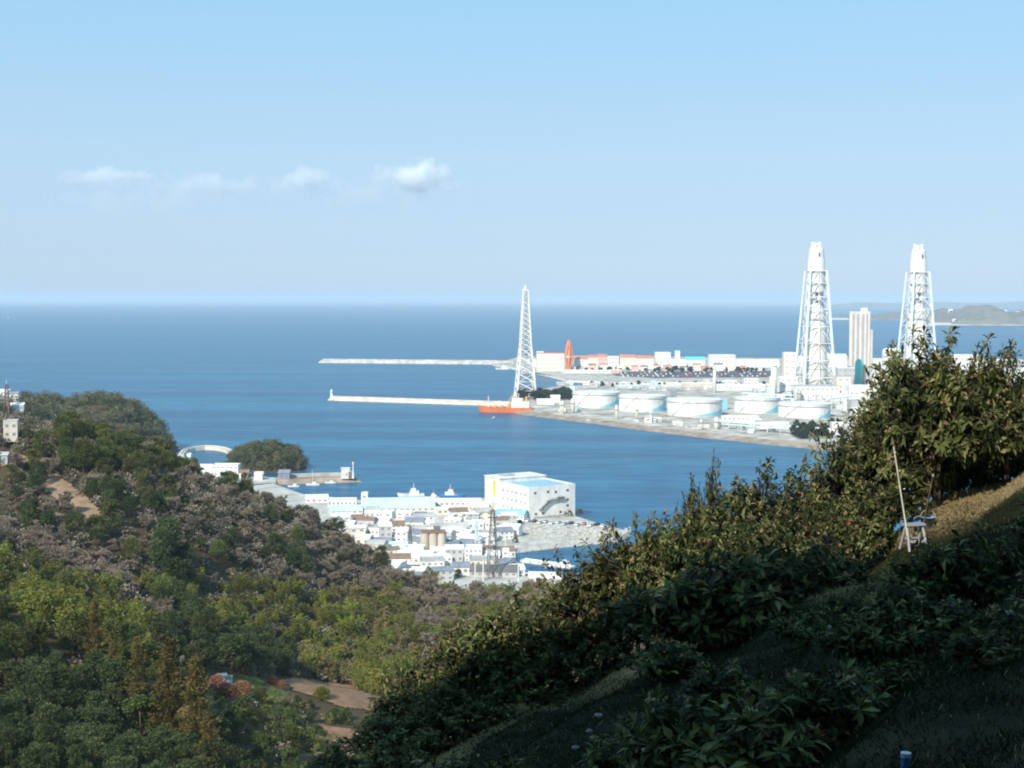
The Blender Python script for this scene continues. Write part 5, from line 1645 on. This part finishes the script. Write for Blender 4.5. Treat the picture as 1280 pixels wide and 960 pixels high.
while nh < 62 and tries < 4000:
    tries += 1
    px, py = rngh.uniform(410, 650), rngh.uniform(642, 734)
    if not inpoly(px, py, TOWN): continue
    if any(abs(px - a) < c + 3 and abs(py - b) < 5.0 for a, b, c in taken): continue
    taken.append((px, py, 7)); nh += 1
    wl, cn = [(M_white, 'white'), (M_white, 'white'), (M_cream, 'cream'), (M_grey, 'grey')][int(rngh.integers(0, 4))]
    rf, rn = [(M_white, 'white'), (M_greyroof, 'grey'), (M_slate, 'slate blue'), (M_brown, 'brown'), (M_white, 'white'), (M_white, 'white')][int(rngh.integers(0, 6))]
    zone = 'between market shed and silos' if py < 672 else ('beside the silos' if py < 700 else 'at the front of the town')
    bldg('town_house', f'small {cn} house with {rn} roof {zone}', 'house', px, py, rngh.uniform(5.5, 10), rngh.uniform(5, 8), rngh.uniform(2.8, 6), rngh.uniform(-25, 25), wl, rf, 'gable' if rngh.uniform() < .75 else 'flat', ZH,
         (int(rngh.integers(1, 3)), int(rngh.integers(2, 4))), group=f'{cn} houses with {rn} roofs {zone}')
# silos
q = P(541, 694, ZH)
o = thing('silo_block', 'beige cluster of round concrete silos with works on top', 'silos', (q.x, q.y + 4, ZH))
for x in (-3.9, 0, 3.9):
    MB().cyl((x, 0, -.5), 2.0, 10.0, 20).build('silo', M_beige, o, False)
MB().box((0, 2.6, 4.6), (11.6, 3.4, 9.6)).build('rear_wall', M_beige, o)
MB().box((0, .4, 10.2), (11.0, 4.4, 1.2)).build('top_house', M_brown, o)
MB().box((1.6, .6, 11.6), (3.0, 2.2, 1.8)).build('hoist', M_dkgrey, o)
# pylons and masts
def small_pylon(px, py, hm, hb, mat, label, name='lattice_pylon'):
    o = thing(name, label, 'pylon', P(px, py, ZH), .3)
    lattice(MB(), hb, hb * .28, -.5, hm * .86, 9, .17, .09).build('lattice', mat, o)
    MB().tube((0, 0, hm * .84), (0, 0, hm), .14, .08, 5).build('mast', mat, o)
    for z, w in ((.66, 2.6), (.76, 2.2), (.85, 1.8)):
        a = MB(); a.tube((-w, 0, hm * z), (w, 0, hm * z), .12, .08, 4); a.tube((-w, 0, hm * z), (0, 0, hm * z + 1), .07, .07, 3); a.tube((w, 0, hm * z), (0, 0, hm * z + 1), .07, .07, 3)
        a.build('cross_arm', mat, o)
    return o
small_pylon(616, 722, 33, 2.3, M_dkgrey, 'dark lattice pylon standing tallest in the harbour town')
small_pylon(513, 692, 15, 1.0, M_dkgrey, 'slim dark lattice mast left of the silos')
small_pylon(596, 690, 17, 1.1, M_palecyan, 'pale green lattice mast behind the dark pylon')
for px, py, hm, lab in ((594, 728, 8, 'white upright post in front of the dark pylon'), (604, 726, 9, 'thin white pole right of the white upright post'), (632, 690, 9, 'thin pale pole by the small basin'), (648, 727, 8, 'pale blue pole beside the blue tarpaulin boat')):
    o = thing('utility_pole', lab, 'pole', P(px, py, ZH))
    MB().tube((0, 0, -.3), (0, 0, hm), .3, .22, 7).build('shaft', M_white if 'blue' not in lab else M_palecyan, o)
    MB().box((0, 0, hm - .8), (1.8, .15, .15)).build('cross_bar', M_steel, o)
# riprap bank of the quay: blocks one can see along the inlet
rngr = np.random.default_rng(12)
edge = [(786, 664), (772, 672), (730, 677), (690, 681), (642, 687)]
mbs = MB()
for a, b in zip(edge[:-1], edge[1:]):
    A, Bq = P(*a, 0), P(*b, 0)
    n = int((Bq - A).length / .55)
    for i in range(n):
        c = A.lerp(Bq, i / n) + Vector((rngr.normal() * .8, -rngr.uniform(-1.6, 2.6), 0))
        zc = max(.1, 2.2 - (A.lerp(Bq, i / n).y - c.y + 1.6) * .55) + rngr.uniform(-.2, .3)
        s = rngr.uniform(.5, 1.3)
        vs = [(c.x + s * rngr.uniform(.35, .6) * sx, c.y + s * rngr.uniform(.35, .6) * sy, zc + s * rngr.uniform(.25, .5) * sz) for sz in (-1, 1) for sx, sy in ((-1, -1), (1, -1), (1, 1), (-1, 1))]
        mbs.add(vs, [(3, 2, 1, 0), (4, 5, 6, 7), (0, 1, 5, 4), (1, 2, 6, 5), (2, 3, 7, 6), (3, 0, 4, 7)])
tag(mbs.build('riprap', M_rock), kind='stuff')
mbs = MB()
q0, q1 = P(640, 672, ZH + .02), P(780, 668, ZH + .02)
for i in range(420):
    px, py = rngr.uniform(640, 782), 0
    py = 661 + rngr.uniform(-3, 14) + (px - 700) * .04
    if not inpoly(px, py, [(640, 658), (742, 656), (784, 664), (770, 671), (690, 679), (640, 685)]): continue
    c = P(px, py, ZH); s = rngr.uniform(.6, 1.8)
    vs = [(c.x + s * rngr.uniform(.35, .6) * sx, c.y + s * rngr.uniform(.35, .6) * sy, ZH + (0 if sz < 0 else s * rngr.uniform(.25, .5))) for sz in (-1, 1) for sx, sy in ((-1, -1), (1, -1), (1, 1), (-1, 1))]
    mbs.add(vs, [(3, 2, 1, 0), (4, 5, 6, 7), (0, 1, 5, 4), (1, 2, 6, 5), (2, 3, 7, 6), (3, 0, 4, 7)])
tag(mbs.build('rubble', M_rock), kind='stuff')
# trees in the town and yard greenery
for i, (px, py, s, lab) in enumerate([(452, 656, .8, 'dark green tree below the cyan roofed quay shed'), (462, 657, .9, 'broad dark tree next to the gabled white house'), (442, 655, .6, 'small dark tree at the grey yard'),
        (516, 652, .5, 'small tree below the long market shed'), (566, 652, .45, 'left tree of the green row before the white quay shed'), (576, 651, .5, 'second tree of the green row before the white quay shed'), (586, 651, .45, 'third tree of the green row before the white quay shed'), (596, 650, .5, 'right tree of the green row before the white quay shed'),
        (572, 722, .7, 'bare looking bush in front of the white factory block'), (650, 655, .4, 'small bush at the left end of the warehouse hedge')]):
    V, Fc, t = crown_cards(rngh, clumps(rngh, 14, 3.2 * s, 4.6 * s, .8 * s), 50, 1.1 * s, .45, .26)
    q = thing('town_tree', lab, 'tree', P(px, py, ZH)); soup('crown', V, Fc, L_dark, t, q); MB().tube((0, 0, -.3), (0, 0, 2.5 * s), .2, .1, 6).build('trunk', M_bark, q)

first_t = None
for i in range(26):
    px, py = rngh.uniform(425, 650), rngh.uniform(645, 732)
    if not inpoly(px, py, TOWN) or any(abs(px - a) < c * .75 and abs(py - b) < 3 for a, b, c in taken): continue
    sc = rngh.uniform(.4, .8)
    if first_t is None:
        V, Fc, t = crown_cards(rngh, clumps(rngh, 14, 2.4, 3.2, .5), 50, .9, .45, .26)
        first_t = thing('garden_tree', 'small dark garden tree squeezed between the town houses', 'tree', P(px, py, ZH), 0, 'garden trees of the town')
        soup('crown', V, Fc, L_dark, t, first_t); MB().tube((0, 0, -.3), (0, 0, 1.8), .16, .1, 6).build('trunk', M_bark, first_t)
    else: copy_tree(first_t, P(px, py, ZH), rngh.uniform(0, 6), (sc, sc, sc))

# ---------------------------------------------------------------- pier and fishing port
q = P(432, 598, 2.6)
o = thing('pier_hut', 'white square hut near the end of the stone pier', 'hut', q, .15)
MB().box((0, 2.5, 3), (5.6, 5.2, 6.6)).build('wall', M_white, o); MB().box((0, 2.5, 6.45), (6, 5.6, .3)).build('roof', M_white, o); MB().box((.6, -.12, 2.6), (1, .1, 2)).build('door', M_steel, o)
o = thing('shed', 'dark brown shed leaning against the white pier hut', 'shed', P(438.5, 598, 2.6))
MB().box((0, 2, 2), (2.8, 4, 4.4)).build('wall', M_brown, o); MB().box((0, 2, 4.35), (3.1, 4.3, .3)).build('roof', M_greyroof, o)
o = thing('harbour_beacon', 'slim pale beacon on the rocks at the pier end', 'beacon', P(441.5, 598, 2.6))
MB().lathe([(.8, 0), (.35, 6), (.3, 9)], n=10).build('column', M_palecyan, o); MB().lathe([(.6, 9), (.6, 10.2), (.1, 10.8)], n=10).build('lamp', M_white, o)
B('white port hall left of the wooded island', 283, 593, 33, 11, 10, M_white, M_white, z=ZH, name='port_building', wins=(2, 6))
B('low white port shed in front of the fishing basin', 252, 591, 30, 6, 10, M_white, M_white, 'gable', ZH, name='port_building', wins=(1, 5))
B('long white roofed shed at the fishing port', 262, 595.5, 40, 5, 9, M_white, M_white, 'gable', ZH, name='port_building', wins=(1, 6))
B('pale blue narrow port tower under the headland', 237, 588, 5, 20, 5, M_palecyan, M_palecyan, z=ZH, name='port_building')
B('small white house under the headland cliff', 222, 581, 12, 6, 8, M_white, M_greyroof, 'gable', ZH, name='port_building')
B('small white house left of the port tower', 213, 579, 10, 7, 8, M_white, M_white, 'flat', ZH, name='port_building')
B('beige house between port hall and wooded island', 306, 597, 12, 6, 8, M_cream, M_brown, 'gable', ZH, name='port_building')
B('small blue grey house at the foot of the wooded island', 356, 600, 14, 9, 8, M_slate, M_slate, 'gable', ZH, name='port_building')
B('cream hut at the foot of the wooded island', 324, 600, 10, 7, 7, M_cream, M_white, 'gable', ZH, name='port_building')

# house on the left hill, mast and houses on the headland
qb = at_depth(12, 464); qb.z = PD(12, 549, 464).z
bldg('hill_house', 'white two storey house on top of the left hill', 'house', 0, 0, 4.4, 5, 5.6, 12, M_beige, M_grey, 'flat', wins=(2, 2), base=qb)
qb = at_depth(-4, 452); qb.z += .2
bldg('hill_house', 'grey lower house below the white one on the left hill', 'house', 0, 0, 6, 4, 3.0, 6, M_grey, M_greyroof, 'gable', wins=(1, 3), base=qb)
for i, (px, y, w, lab, wl) in enumerate([(4, 968, 9, 'white house by the red mast on the far headland', M_white), (16, 962, 8, 'blue roofed house right of the red mast on the headland', M_white), (20, 946, 9, 'lower white house on the far headland', M_grey), (0, 946, 8, 'grey house at the left edge of the far headland', M_cream)]):
    x = DX(px, y); qb = Vector((x, y, float(head_z(np.array([x]), np.array([y]))[0]) + 2.5))
    bldg('headland_house', lab, 'house', 0, 0, w, 7, 4.5, 10 * i - 10, wl, [M_white, M_slate, M_white, M_slate][i], 'gable', wins=(1, 3), base=qb)
x = DX(7, 940); zz = float(head_z(np.array([x]), np.array([940.0]))[0])
o = thing('lattice_mast', 'reddish brown lattice mast on the far headland at the left edge', 'mast', (x, 940, zz))
lattice(MB(), 1.9, .7, -.5, 21, 8, .22, .13).build('lattice', M_brown, o); MB().tube((0, 0, 20.5), (0, 0, 24), .2, .15, 5).build('antenna', M_white, o)
x = DX(30, 1010); zz = float(head_z(np.array([x]), np.array([1010.0]))[0])
o = thing('antenna_mast', 'thin pale mast on the headland right of the red one', 'mast', (x, 1010, zz)); MB().tube((0, 0, -.5), (0, 0, 16), .3, .15, 6).build('shaft', M_palecyan, o); MB().box((0, 0, 13), (2, .2, .2)).build('cross_bar', M_palecyan, o)

# hut, small shed in the valley fields
qb = on_valley(285, 857); qb.z += .2
bldg('field_hut', 'small white hut beside the russet trees', 'hut', 0, 0, 1.9, 1.4, 1.0, 8, M_white, M_greyroof, 'flat', wins=(0, 0), base=qb)
qb = on_valley(277, 852); qb.z += .2
bldg('field_hut', 'grey roofed little shelter left of the white hut', 'hut', 0, 0, 1.7, 1.6, 1.0, 20, M_grey, M_white, 'gable', base=qb)
qb = on_valley(497, 874); qb.z += .2
bldg('field_hut', 'tiny white shed at the right end of the bare field', 'hut', 0, 0, 2.2, 1.8, 1.6, -10, M_white, M_white, 'gable', base=qb)

# ---------------------------------------------------------------- ships and boats
q = P(633, 515.5, 0)
o = thing('tanker_ship', 'orange red tanker ship moored by the harbour point', 'ship', q, R(-8))
hull_mb(54, 10.5, 5.2, .25, .45).build('hull', M_orange, o)
MB().box((3, 0, 5.32), (44, 9.0, .24)).build('deck', M_brown, o)
MB().box((15, 0, 8.6), (19, 9.2, 6.4)).build('deckhouse', M_white, o); MB().box((12, 0, 13.4), (11, 9.8, 3.2)).build('bridge', M_white, o)
MB().box((6.42, 0, 13.8), (.14, 9.0, .9)).build('bridge_window', M_glass, o)
MB().lathe([(1.5, 0), (1.2, 5)], (21, 0, 11.8), 12).build('funnel', M_ochre, o)
MB().tube((-19, 0, 5.2), (-19, 0, 17), .7, .5, 6).build('foremast', M_white, o); MB().tube((13, 0, 15), (13, 0, 20), .4, .3, 5).build('radar_mast', M_white, o)
for x in (-12, -5, 2): MB().lathe([(2.6, 0), (2.6, 1.2), (1.5, 2.2), (.1, 2.5)], (x, 0, 5.4), 14).build('tank_dome', M_ochre, o)
MB().tube((-15, 1.5, 6.2), (5, 1.5, 6.2), .4, .4, 6).build('deck_pipe', M_white, o)

def workboat(px, py, L, label, hull, rz=0.0, group=None, upper=None):
    q = P(px, py, 0)
    o = thing('work_ship', label, 'ship', q, rz, group)
    hull_mb(L, L * .24, L * .10, .2, .6).build('hull', hull, o)
    MB().box((L * .12, 0, L * .10 + L * .055), (L * .36, L * .17, L * .13)).build('deckhouse', upper or M_white, o)
    MB().box((L * .08, 0, L * .10 + L * .17), (L * .20, L * .16, L * .09)).build('bridge', M_white, o)
    MB().box((L * .08 - L * .101, 0, L * .28), (.12, L * .14, L * .035)).build('bridge_window', M_glass, o)
    MB().tube((L * .1, 0, L * .30), (L * .1, 0, L * .52), L * .014, L * .008, 6).build('mast', M_white, o)
    MB().box((L * .1, 0, L * .43), (L * .02, L * .12, L * .015)).build('radar', M_white, o)
    MB().box((-L * .1, 0, L * .118), (L * .16, L * .1, L * .04)).build('hatch', M_steel, o)
    return o
workboat(514, 620.5, 15.5, 'white patrol ship with a blue waterline behind the market shed', M_white, R(8))
workboat(566, 622, 15.5, 'dark blue hulled ship behind the white quay shed', M_blue, R(176))
workboat(540, 622.5, 9, 'small grey boat between the patrol ship and the blue one', M_grey, R(5))
workboat(250, 378.6, 90, 'tiny pale ship on the horizon at the left', M_white, R(20))
workboat(10, 398, 26, 'tiny white boat far out at the left edge', M_white, R(80))
workboat(628, 461.8, 22, 'white ferry boat left of the transmission tower', M_white, R(4))
workboat(1113, 386, 30, 'small white ship far out before the right chimney', M_white, R(4))
def boat(px, py, L, label, rz=0., mast=0, cover=None, hull=None):
    o = thing('small_boat', label, 'boat', P(px, py, 0), rz)
    hull_mb(L, L * .3, L * .11, .2, .5, 10, -.2).build('hull', hull or M_white, o)
    if cover:
        MB().gable((0, 0, L * .2), L * .6, L * .26, 0, L * .06).build('cover', cover, o)
    else:
        MB().box((L * .1, 0, L * .18), (L * .3, L * .2, L * .15)).build('cabin', M_white, o); MB().box((L * .1 - L * .152, 0, L * .2), (.08, L * .17, L * .06)).build('windscreen', M_glass, o)
    if mast: MB().tube((-L * .02, 0, L * .1), (-L * .02, 0, mast), .14, .1, 6).build('mast', M_white, o)
    return o
boat(391, 606.5, 8.2, 'white sailing boat with a tall mast by the pier', .1, 10)
boat(413, 604, 6.5, 'small white boat right of the sailing boat', .05)
boat(367, 608.5, 7, 'white boat with a cream deck at the foot of the pier', .1)
boat(338, 603.5, 6.5, 'white boat lying close to the wooded island', .0)
boat(617, 523, 7, 'small white boat in front of the orange tanker', 1.2)
boat(623, 503.5, 9, 'small white launch at the root of the brown breakwater', .0)
boat(655, 717, 6.5, 'boat under a bright blue tarpaulin in the small basin', .2, 0, M_blue)
boat(704, 704.5, 6.5, 'white fishing boat at the right end of the pontoon', .5)
boat(697, 707, 6, 'cream fishing boat crossing in front of the pontoon', 2.6, 0, None, M_cream)
boat(689, 709.5, 5.5, 'small grey fishing boat left of the cream one', .2, 3, None, M_grey)
boat(630, 716, 5.5, 'white skiff beside the grey shed', 1.1)
boat(722, 525.5, 9, 'dark barge moored under the factory shore, left one', .1, 0, None, M_dkgrey)
boat(734, 527.5, 9, 'dark barge moored under the factory shore, middle one', .1, 0, None, M_dkgrey)
boat(744, 528, 8, 'dark barge moored under the factory shore, right one', .1, 0, None, M_slate)
# pontoon in the small basin
a, b = P(650, 700, .5), P(716, 709, .5)
d = b - a
o = thing('pontoon', 'white floating pontoon with posts in the small basin', 'pontoon', (a + b) / 2, math.atan2(d.y, d.x))
MB().box((0, 0, -.1), (d.length, 4.2, .9)).build('deck', M_white, o)
for i in range(6): MB().tube((-d.length / 2 + (i + .5) * d.length / 6, -2.3, -.6), (-d.length / 2 + (i + .5) * d.length / 6, -2.3, 2.0), .14, .14, 6).build('post', M_steel, o)
MB().box((0, 1.2, .65), (d.length * .86, .5, .6)).build('bench_rail', M_white, o)

# pines of the plant shore
L_pine = leaf_mat('shore_pine_leaf', [(0.0, (0.018, 0.030, 0.020)), (0.5, (0.035, 0.052, 0.034)), (1.0, (0.07, 0.085, 0.055))], .15, .6, .2, 0, 0)
rngs = np.random.default_rng(31)
def shore_trees(px0, px1, py0, py1, n, s, lab, grp):
    first = None
    for i in range(n):
        px = rngs.uniform(px0, px1); py = rngs.uniform(py0, py1)
        sc = s * rngs.uniform(.75, 1.25)
        if first is None:
            first = thing('pine_tree', lab, 'tree', P(px, py, ZP), 0, grp)
            V, Fc, t = crown_cards(rngs, clumps(rngs, 16, 3.4, 6.0, 1.4), 42, 1.5, 1.0, .6)
            soup('crown', V, Fc, L_pine, t, first); MB().tube((0, 0, -.3), (0, 0, 4), .25, .12, 6).build('trunk', M_bark, first); first.scale = (sc, sc, sc)
        else: copy_tree(first, P(px, py, ZP), rngs.uniform(0, 6), (sc, sc, sc))
shore_trees(648, 716, 495, 501, 46, 1.35, 'dark pine of the grove between transmission tower and first oil tank', 'pines left of the oil tanks')
shore_trees(992, 1062, 533, 549, 60, 1.0, 'dark tree on the factory shore next to the orchard', 'trees on the factory shore')
shore_trees(720, 960, 480.5, 484, 34, .7, 'low dark tree between the channel and the oil tanks', 'trees behind the oil tanks')
shore_trees(726, 960, 462, 466, 60, .9, 'small dark tree between the resort shops and the car park', 'trees of the resort')

# beaches and white houses of the distant peninsula
def strip(name, pts, mat):
    n = len(pts)
    vs = [(x, y, .25) for x, y in pts] + [(x, y + 260, 9) for x, y in pts]
    tag(MB().add(vs, [(i, i + 1, n + i + 1, n + i) for i in range(n - 1)]).build(name, mat), kind='structure')
strip('sand_beach', [(DX(p, Y0 - 480), Y0 - 480 + 30 * math.sin(p)) for p in range(1164, 1420, 8)], M_sand)
strip('sand_beach', [(DX(p, 8500), 8500 + 30 * math.sin(p)) for p in range(1036, 1190, 8)], M_sand)
for i in range(34):
    px = rngs.uniform(1225, 1300) if i < 24 else rngs.uniform(1180, 1300)
    yy = Y0 - 380 + rngs.uniform(0, 250) if i % 2 else Y0 - 120
    h0 = 6 if i % 2 else 48 + rngs.uniform(-8, 8)
    qb = Vector((DX(px, yy), yy, h0))
    bldg('distant_building', 'tiny white building on the distant wooded peninsula', 'building', 0, 0, rngs.uniform(14, 40), 14, rngs.uniform(10, 24), 0, M_white, M_white, base=qb, group='white buildings on the distant peninsula')

# ================================================================ FOREGROUND THINGS
def on_fg(px, py):
    d = ray(px, py); ts = np.arange(6, 60, .05) / d.y
    x = d.x * ts; y = d.y * ts; z = CAMZ + d.z * ts
    k = np.nonzero(z < fg_z(x, y))[0]; i = k[0] if len(k) else len(ts) - 1
    return Vector((x[i], y[i], z[i]))
a, b = PD(1117, 558, 38.4), PD(1136, 634, 38.0)
o = thing('bamboo_pole', 'pale bamboo pole leaning among the loquat leaves', 'pole', b)
mb = MB(); 
mb.tube((0, 0, -.9), a - b, .024, .018, 8); mb.build('shaft', paint('pale_bamboo', (.46, .43, .35), .6, .15, 3), o)
for t in (.3, .6, .9):
    c = (a - b) * t; MB().tube(c - (a - b) * .006, c + (a - b) * .006, .03, .03, 8).build('node', M_cream, o)
a, b = PD(1166, 594, 40.0), PD(1155, 636, 39.6)
o = thing('thin_stake', 'thin dark stake in the gap right of the pale bamboo pole', 'stake', b)
MB().tube((0, 0, -.4), a - b, .018, .014, 6).build('shaft', M_bark, o); MB().box(a - b, (.05, .05, .06)).build('tip', M_steel, o)
M_bucket = paint('pale_blue_plastic', (.20, .29, .40), .4, .1, 3)
for px, py, y, s, lab in ((1160, 640, 39.9, .21, 'pale blue plastic bucket at the foot of the thin stake'), (1149, 638, 40.0, .17, 'dark blue bucket left of the pale blue one')):
    q = PD(px, py, y)
    q.z = fgz(q.x, q.y) - .03
    o = thing('bucket', lab, 'bucket', q)
    m = M_bucket if s > .2 else M_blue
    MB().lathe([(s * .75, 0), (s, s * 1.5), (s * 1.08, s * 1.5), (s * 1.08, s * 1.6), (s * .95, s * 1.6), (s * .7, .05)], n=18).build('tub', m, o, True)
    MB().path([(s * math.cos(t), 0, s * 1.6 + s * .9 * math.sin(t)) for t in np.linspace(0, math.pi, 12)], .012, 4).build('handle', M_steel, o)
# white step stool
q = PD(1142, 682, 38.2); q.z = fgz(q.x, q.y)
o = thing('step_stool', 'white metal step stool beside the dry grass patch', 'step stool', q, .25)
M_alu = paint('white_enamel', (.30, .31, .32), .35, .05, 2)
for s in (-1, 1):
    MB().path([(s * .27, -.26, 0), (s * .23, -.03, .68)], .035, 8).build('leg', M_alu, o)
    MB().path([(s * .27, .26, 0), (s * .23, .03, .68)], .035, 8).build('leg', M_alu, o)
MB().box((0, 0, .70), (.56, .26, .06)).build('seat', M_alu, o)
MB().box((0, -.17, .26), (.50, .16, .045)).build('tread', M_alu, o)
MB().box((0, .17, .3), (.46, .03, .04)).build('rear_bar', M_alu, o)
# red ribbon
q = PD(1061, 651, 37.9)
o = thing('ribbon', 'red cloth ribbon tied on a loquat branch', 'ribbon', q)
MB().box((0, 0, 0), (.12, .06, .1)).build('knot', M_red, o)
mb = MB()
for s in (-1, 1):
    mb.add([(s * .02, 0, .04), (s * .14, -.02, -.12), (s * .10, -.03, -.34), (s * .01, 0, -.06), (s * .02, .02, .04), (s * .14, 0, -.12), (s * .10, -.01, -.34), (s * .01, .02, -.06)], [(0, 1, 2, 3), (7, 6, 5, 4), (0, 4, 5, 1), (1, 5, 6, 2), (2, 6, 7, 3), (3, 7, 4, 0)])
mb.build('tails', M_red, o); o.scale = (.45, .45, .45)
# fallen pipe and blue post
M_pvc = paint('pale_grey_blue_pvc', (.45, .52, .58), .35, .1, 2)
a, b = on_fg(1036, 793), on_fg(1085, 808)
a.z += .12; b.z += .10
o = thing('plastic_pipe', 'pale grey plastic pipe lying on the shaded slope', 'pipe', (a + b) / 2)
MB().tube(a - (a + b) / 2, b - (a + b) / 2, .032, .032, 8).build('tube', M_pvc, o); MB().tube((b - a) * .5 * .9, (b - a) * .5, .042, .042, 8).build('coupling', M_pvc, o)
q = on_fg(1132, 962)
o = thing('marker_post', 'short blue plastic post at the bottom edge', 'post', q)
top = PD(1132, 943, q.y).z - q.z
MB().tube((0, 0, -.3), (0, 0, top), .033, .033, 12).build('shaft', M_blue, o); MB().lathe([(.038, top - .02), (.038, top + .012), (.01, top + .018)], n=12).build('cap', M_pvc, o)
# field stones on the terraces
def stone(px, py, s, label, mat):
    s *= .62; q = on_fg(px, py); r = np.random.default_rng(int(px))
    bmv = MB().lathe([(s * .55, -s * .3), (s * .95, 0), (s * .85, s * .35), (s * .45, s * .6), (s * .05, s * .68)], n=9)
    bmv.v = [(x * (1 + r.normal() * .10), y * (1 + r.normal() * .10), z * (1 + r.normal() * .08)) for x, y, z in bmv.v]
    o = bmv.build('field_stone', mat, None, True); o.location = q; o.rotation_euler = (0, 0, r.uniform(0, 6)); tag(o, label, 'stone', 'stones on the terraces')
M_stone = paint('pale_stone', (.20, .20, .19), .9, .2, 4)
stone(748, 896, .17, 'pale stone highest on the shaded bank', M_stone)
stone(737, 915, .13, 'pale stone in the middle of the shaded bank', M_stone)
stone(720, 936, .15, 'pale stone lowest on the shaded bank', M_stone)
stone(1020, 864, .10, 'grey stone among leaves in the shaded middle', M_stone)
stone(1124, 850, .12, 'grey stone below the fallen pipe', M_stone)
stone(1264, 770, .16, 'pale stone on the right hand bank', M_stone)

# ================================================================ CLOUDS (outside the haze, 20 km off)
def cloud(name, px, py, wpx, hpx, dens, seed, label, detail=1.0):
    y = 20000.0
    c = PD(px, py, y); k = y / F
    m = bpy.data.materials.new(name + '_vapour'); m.use_nodes = True
    n = m.node_tree; n.nodes.clear()
    tc = N(n, 'ShaderNodeTexCoord')
    ln = N(n, 'ShaderNodeVectorMath', operation='LENGTH'); n.links.new(tc.outputs['Object'], ln.inputs[0])
    geo = N(n, 'ShaderNodeNewGeometry')
    mp = N(n, 'ShaderNodeMapping'); mp.inputs['Location'].default_value = (seed * 3.1, 0, seed); mp.inputs['Scale'].default_value = (1 / (hpx * k * 1.1),) * 3
    n.links.new(geo.outputs['Position'], mp.inputs[0])
    ns = N(n, 'ShaderNodeTexNoise'); ns.inputs['Scale'].default_value = 1.6; ns.inputs['Detail'].default_value = 8; ns.inputs['Roughness'].default_value = .66
    n.links.new(mp.outputs[0], ns.inputs['Vector'])
    a = N(n, 'ShaderNodeMath', operation='MULTIPLY_ADD'); a.inputs[1].default_value = -1.0
    n.links.new(ln.outputs['Value'], a.inputs[0]); a.inputs[2].default_value = -.62
    s2 = N(n, 'ShaderNodeMath', operation='MULTIPLY_ADD'); s2.inputs[1].default_value = 2.6; n.links.new(ns.outputs['Fac'], s2.inputs[0]); n.links.new(a.outputs[0], s2.inputs[2])
    mr = N(n, 'ShaderNodeMapRange'); mr.inputs[1].default_value = .0; mr.inputs[2].default_value = .45; mr.inputs[3].default_value = 0; mr.inputs[4].default_value = dens
    n.links.new(s2.outputs[0], mr.inputs[0])
    v = N(n, 'ShaderNodeVolumePrincipled'); v.inputs['Color'].default_value = (.97, .97, .98, 1); v.inputs['Anisotropy'].default_value = .1
    n.links.new(mr.outputs[0], v.inputs['Density'])
    o_ = N(n, 'ShaderNodeOutputMaterial'); n.links.new(v.outputs[0], o_.inputs['Volume'])
    mb = MB().lathe([(math.sin(t) , -math.cos(t)) for t in np.linspace(.02, math.pi - .02, 14)], n=28)
    o = mb.build(name, m)
    o.location = c; o.scale = (wpx * k / 2, hpx * k * .8, hpx * k / 2)
    tag(o, label, 'cloud', kind='structure')
cloud('cloud', 522, 220, 132, 52, .009, 7, 'brightest puffy white cloud above the horizon')
cloud('cloud', 382, 224, 120, 46, .004, 2, 'faint small cloud left of the bright puffy one')
cloud('cloud', 470, 243, 330, 60, .0011, 12, 'very faint wide veil of cloud below the puffy one')
cloud('cloud', 190, 250, 300, 56, .0010, 15, 'very faint wide veil of cloud below the left streaks')
cloud('cloud', 132, 222, 150, 36, .005, 3, 'flat streak of cloud at the far left of the sky')
cloud('cloud', 262, 232, 190, 46, .0035, 4, 'thin sloping cloud right of the flat streak')
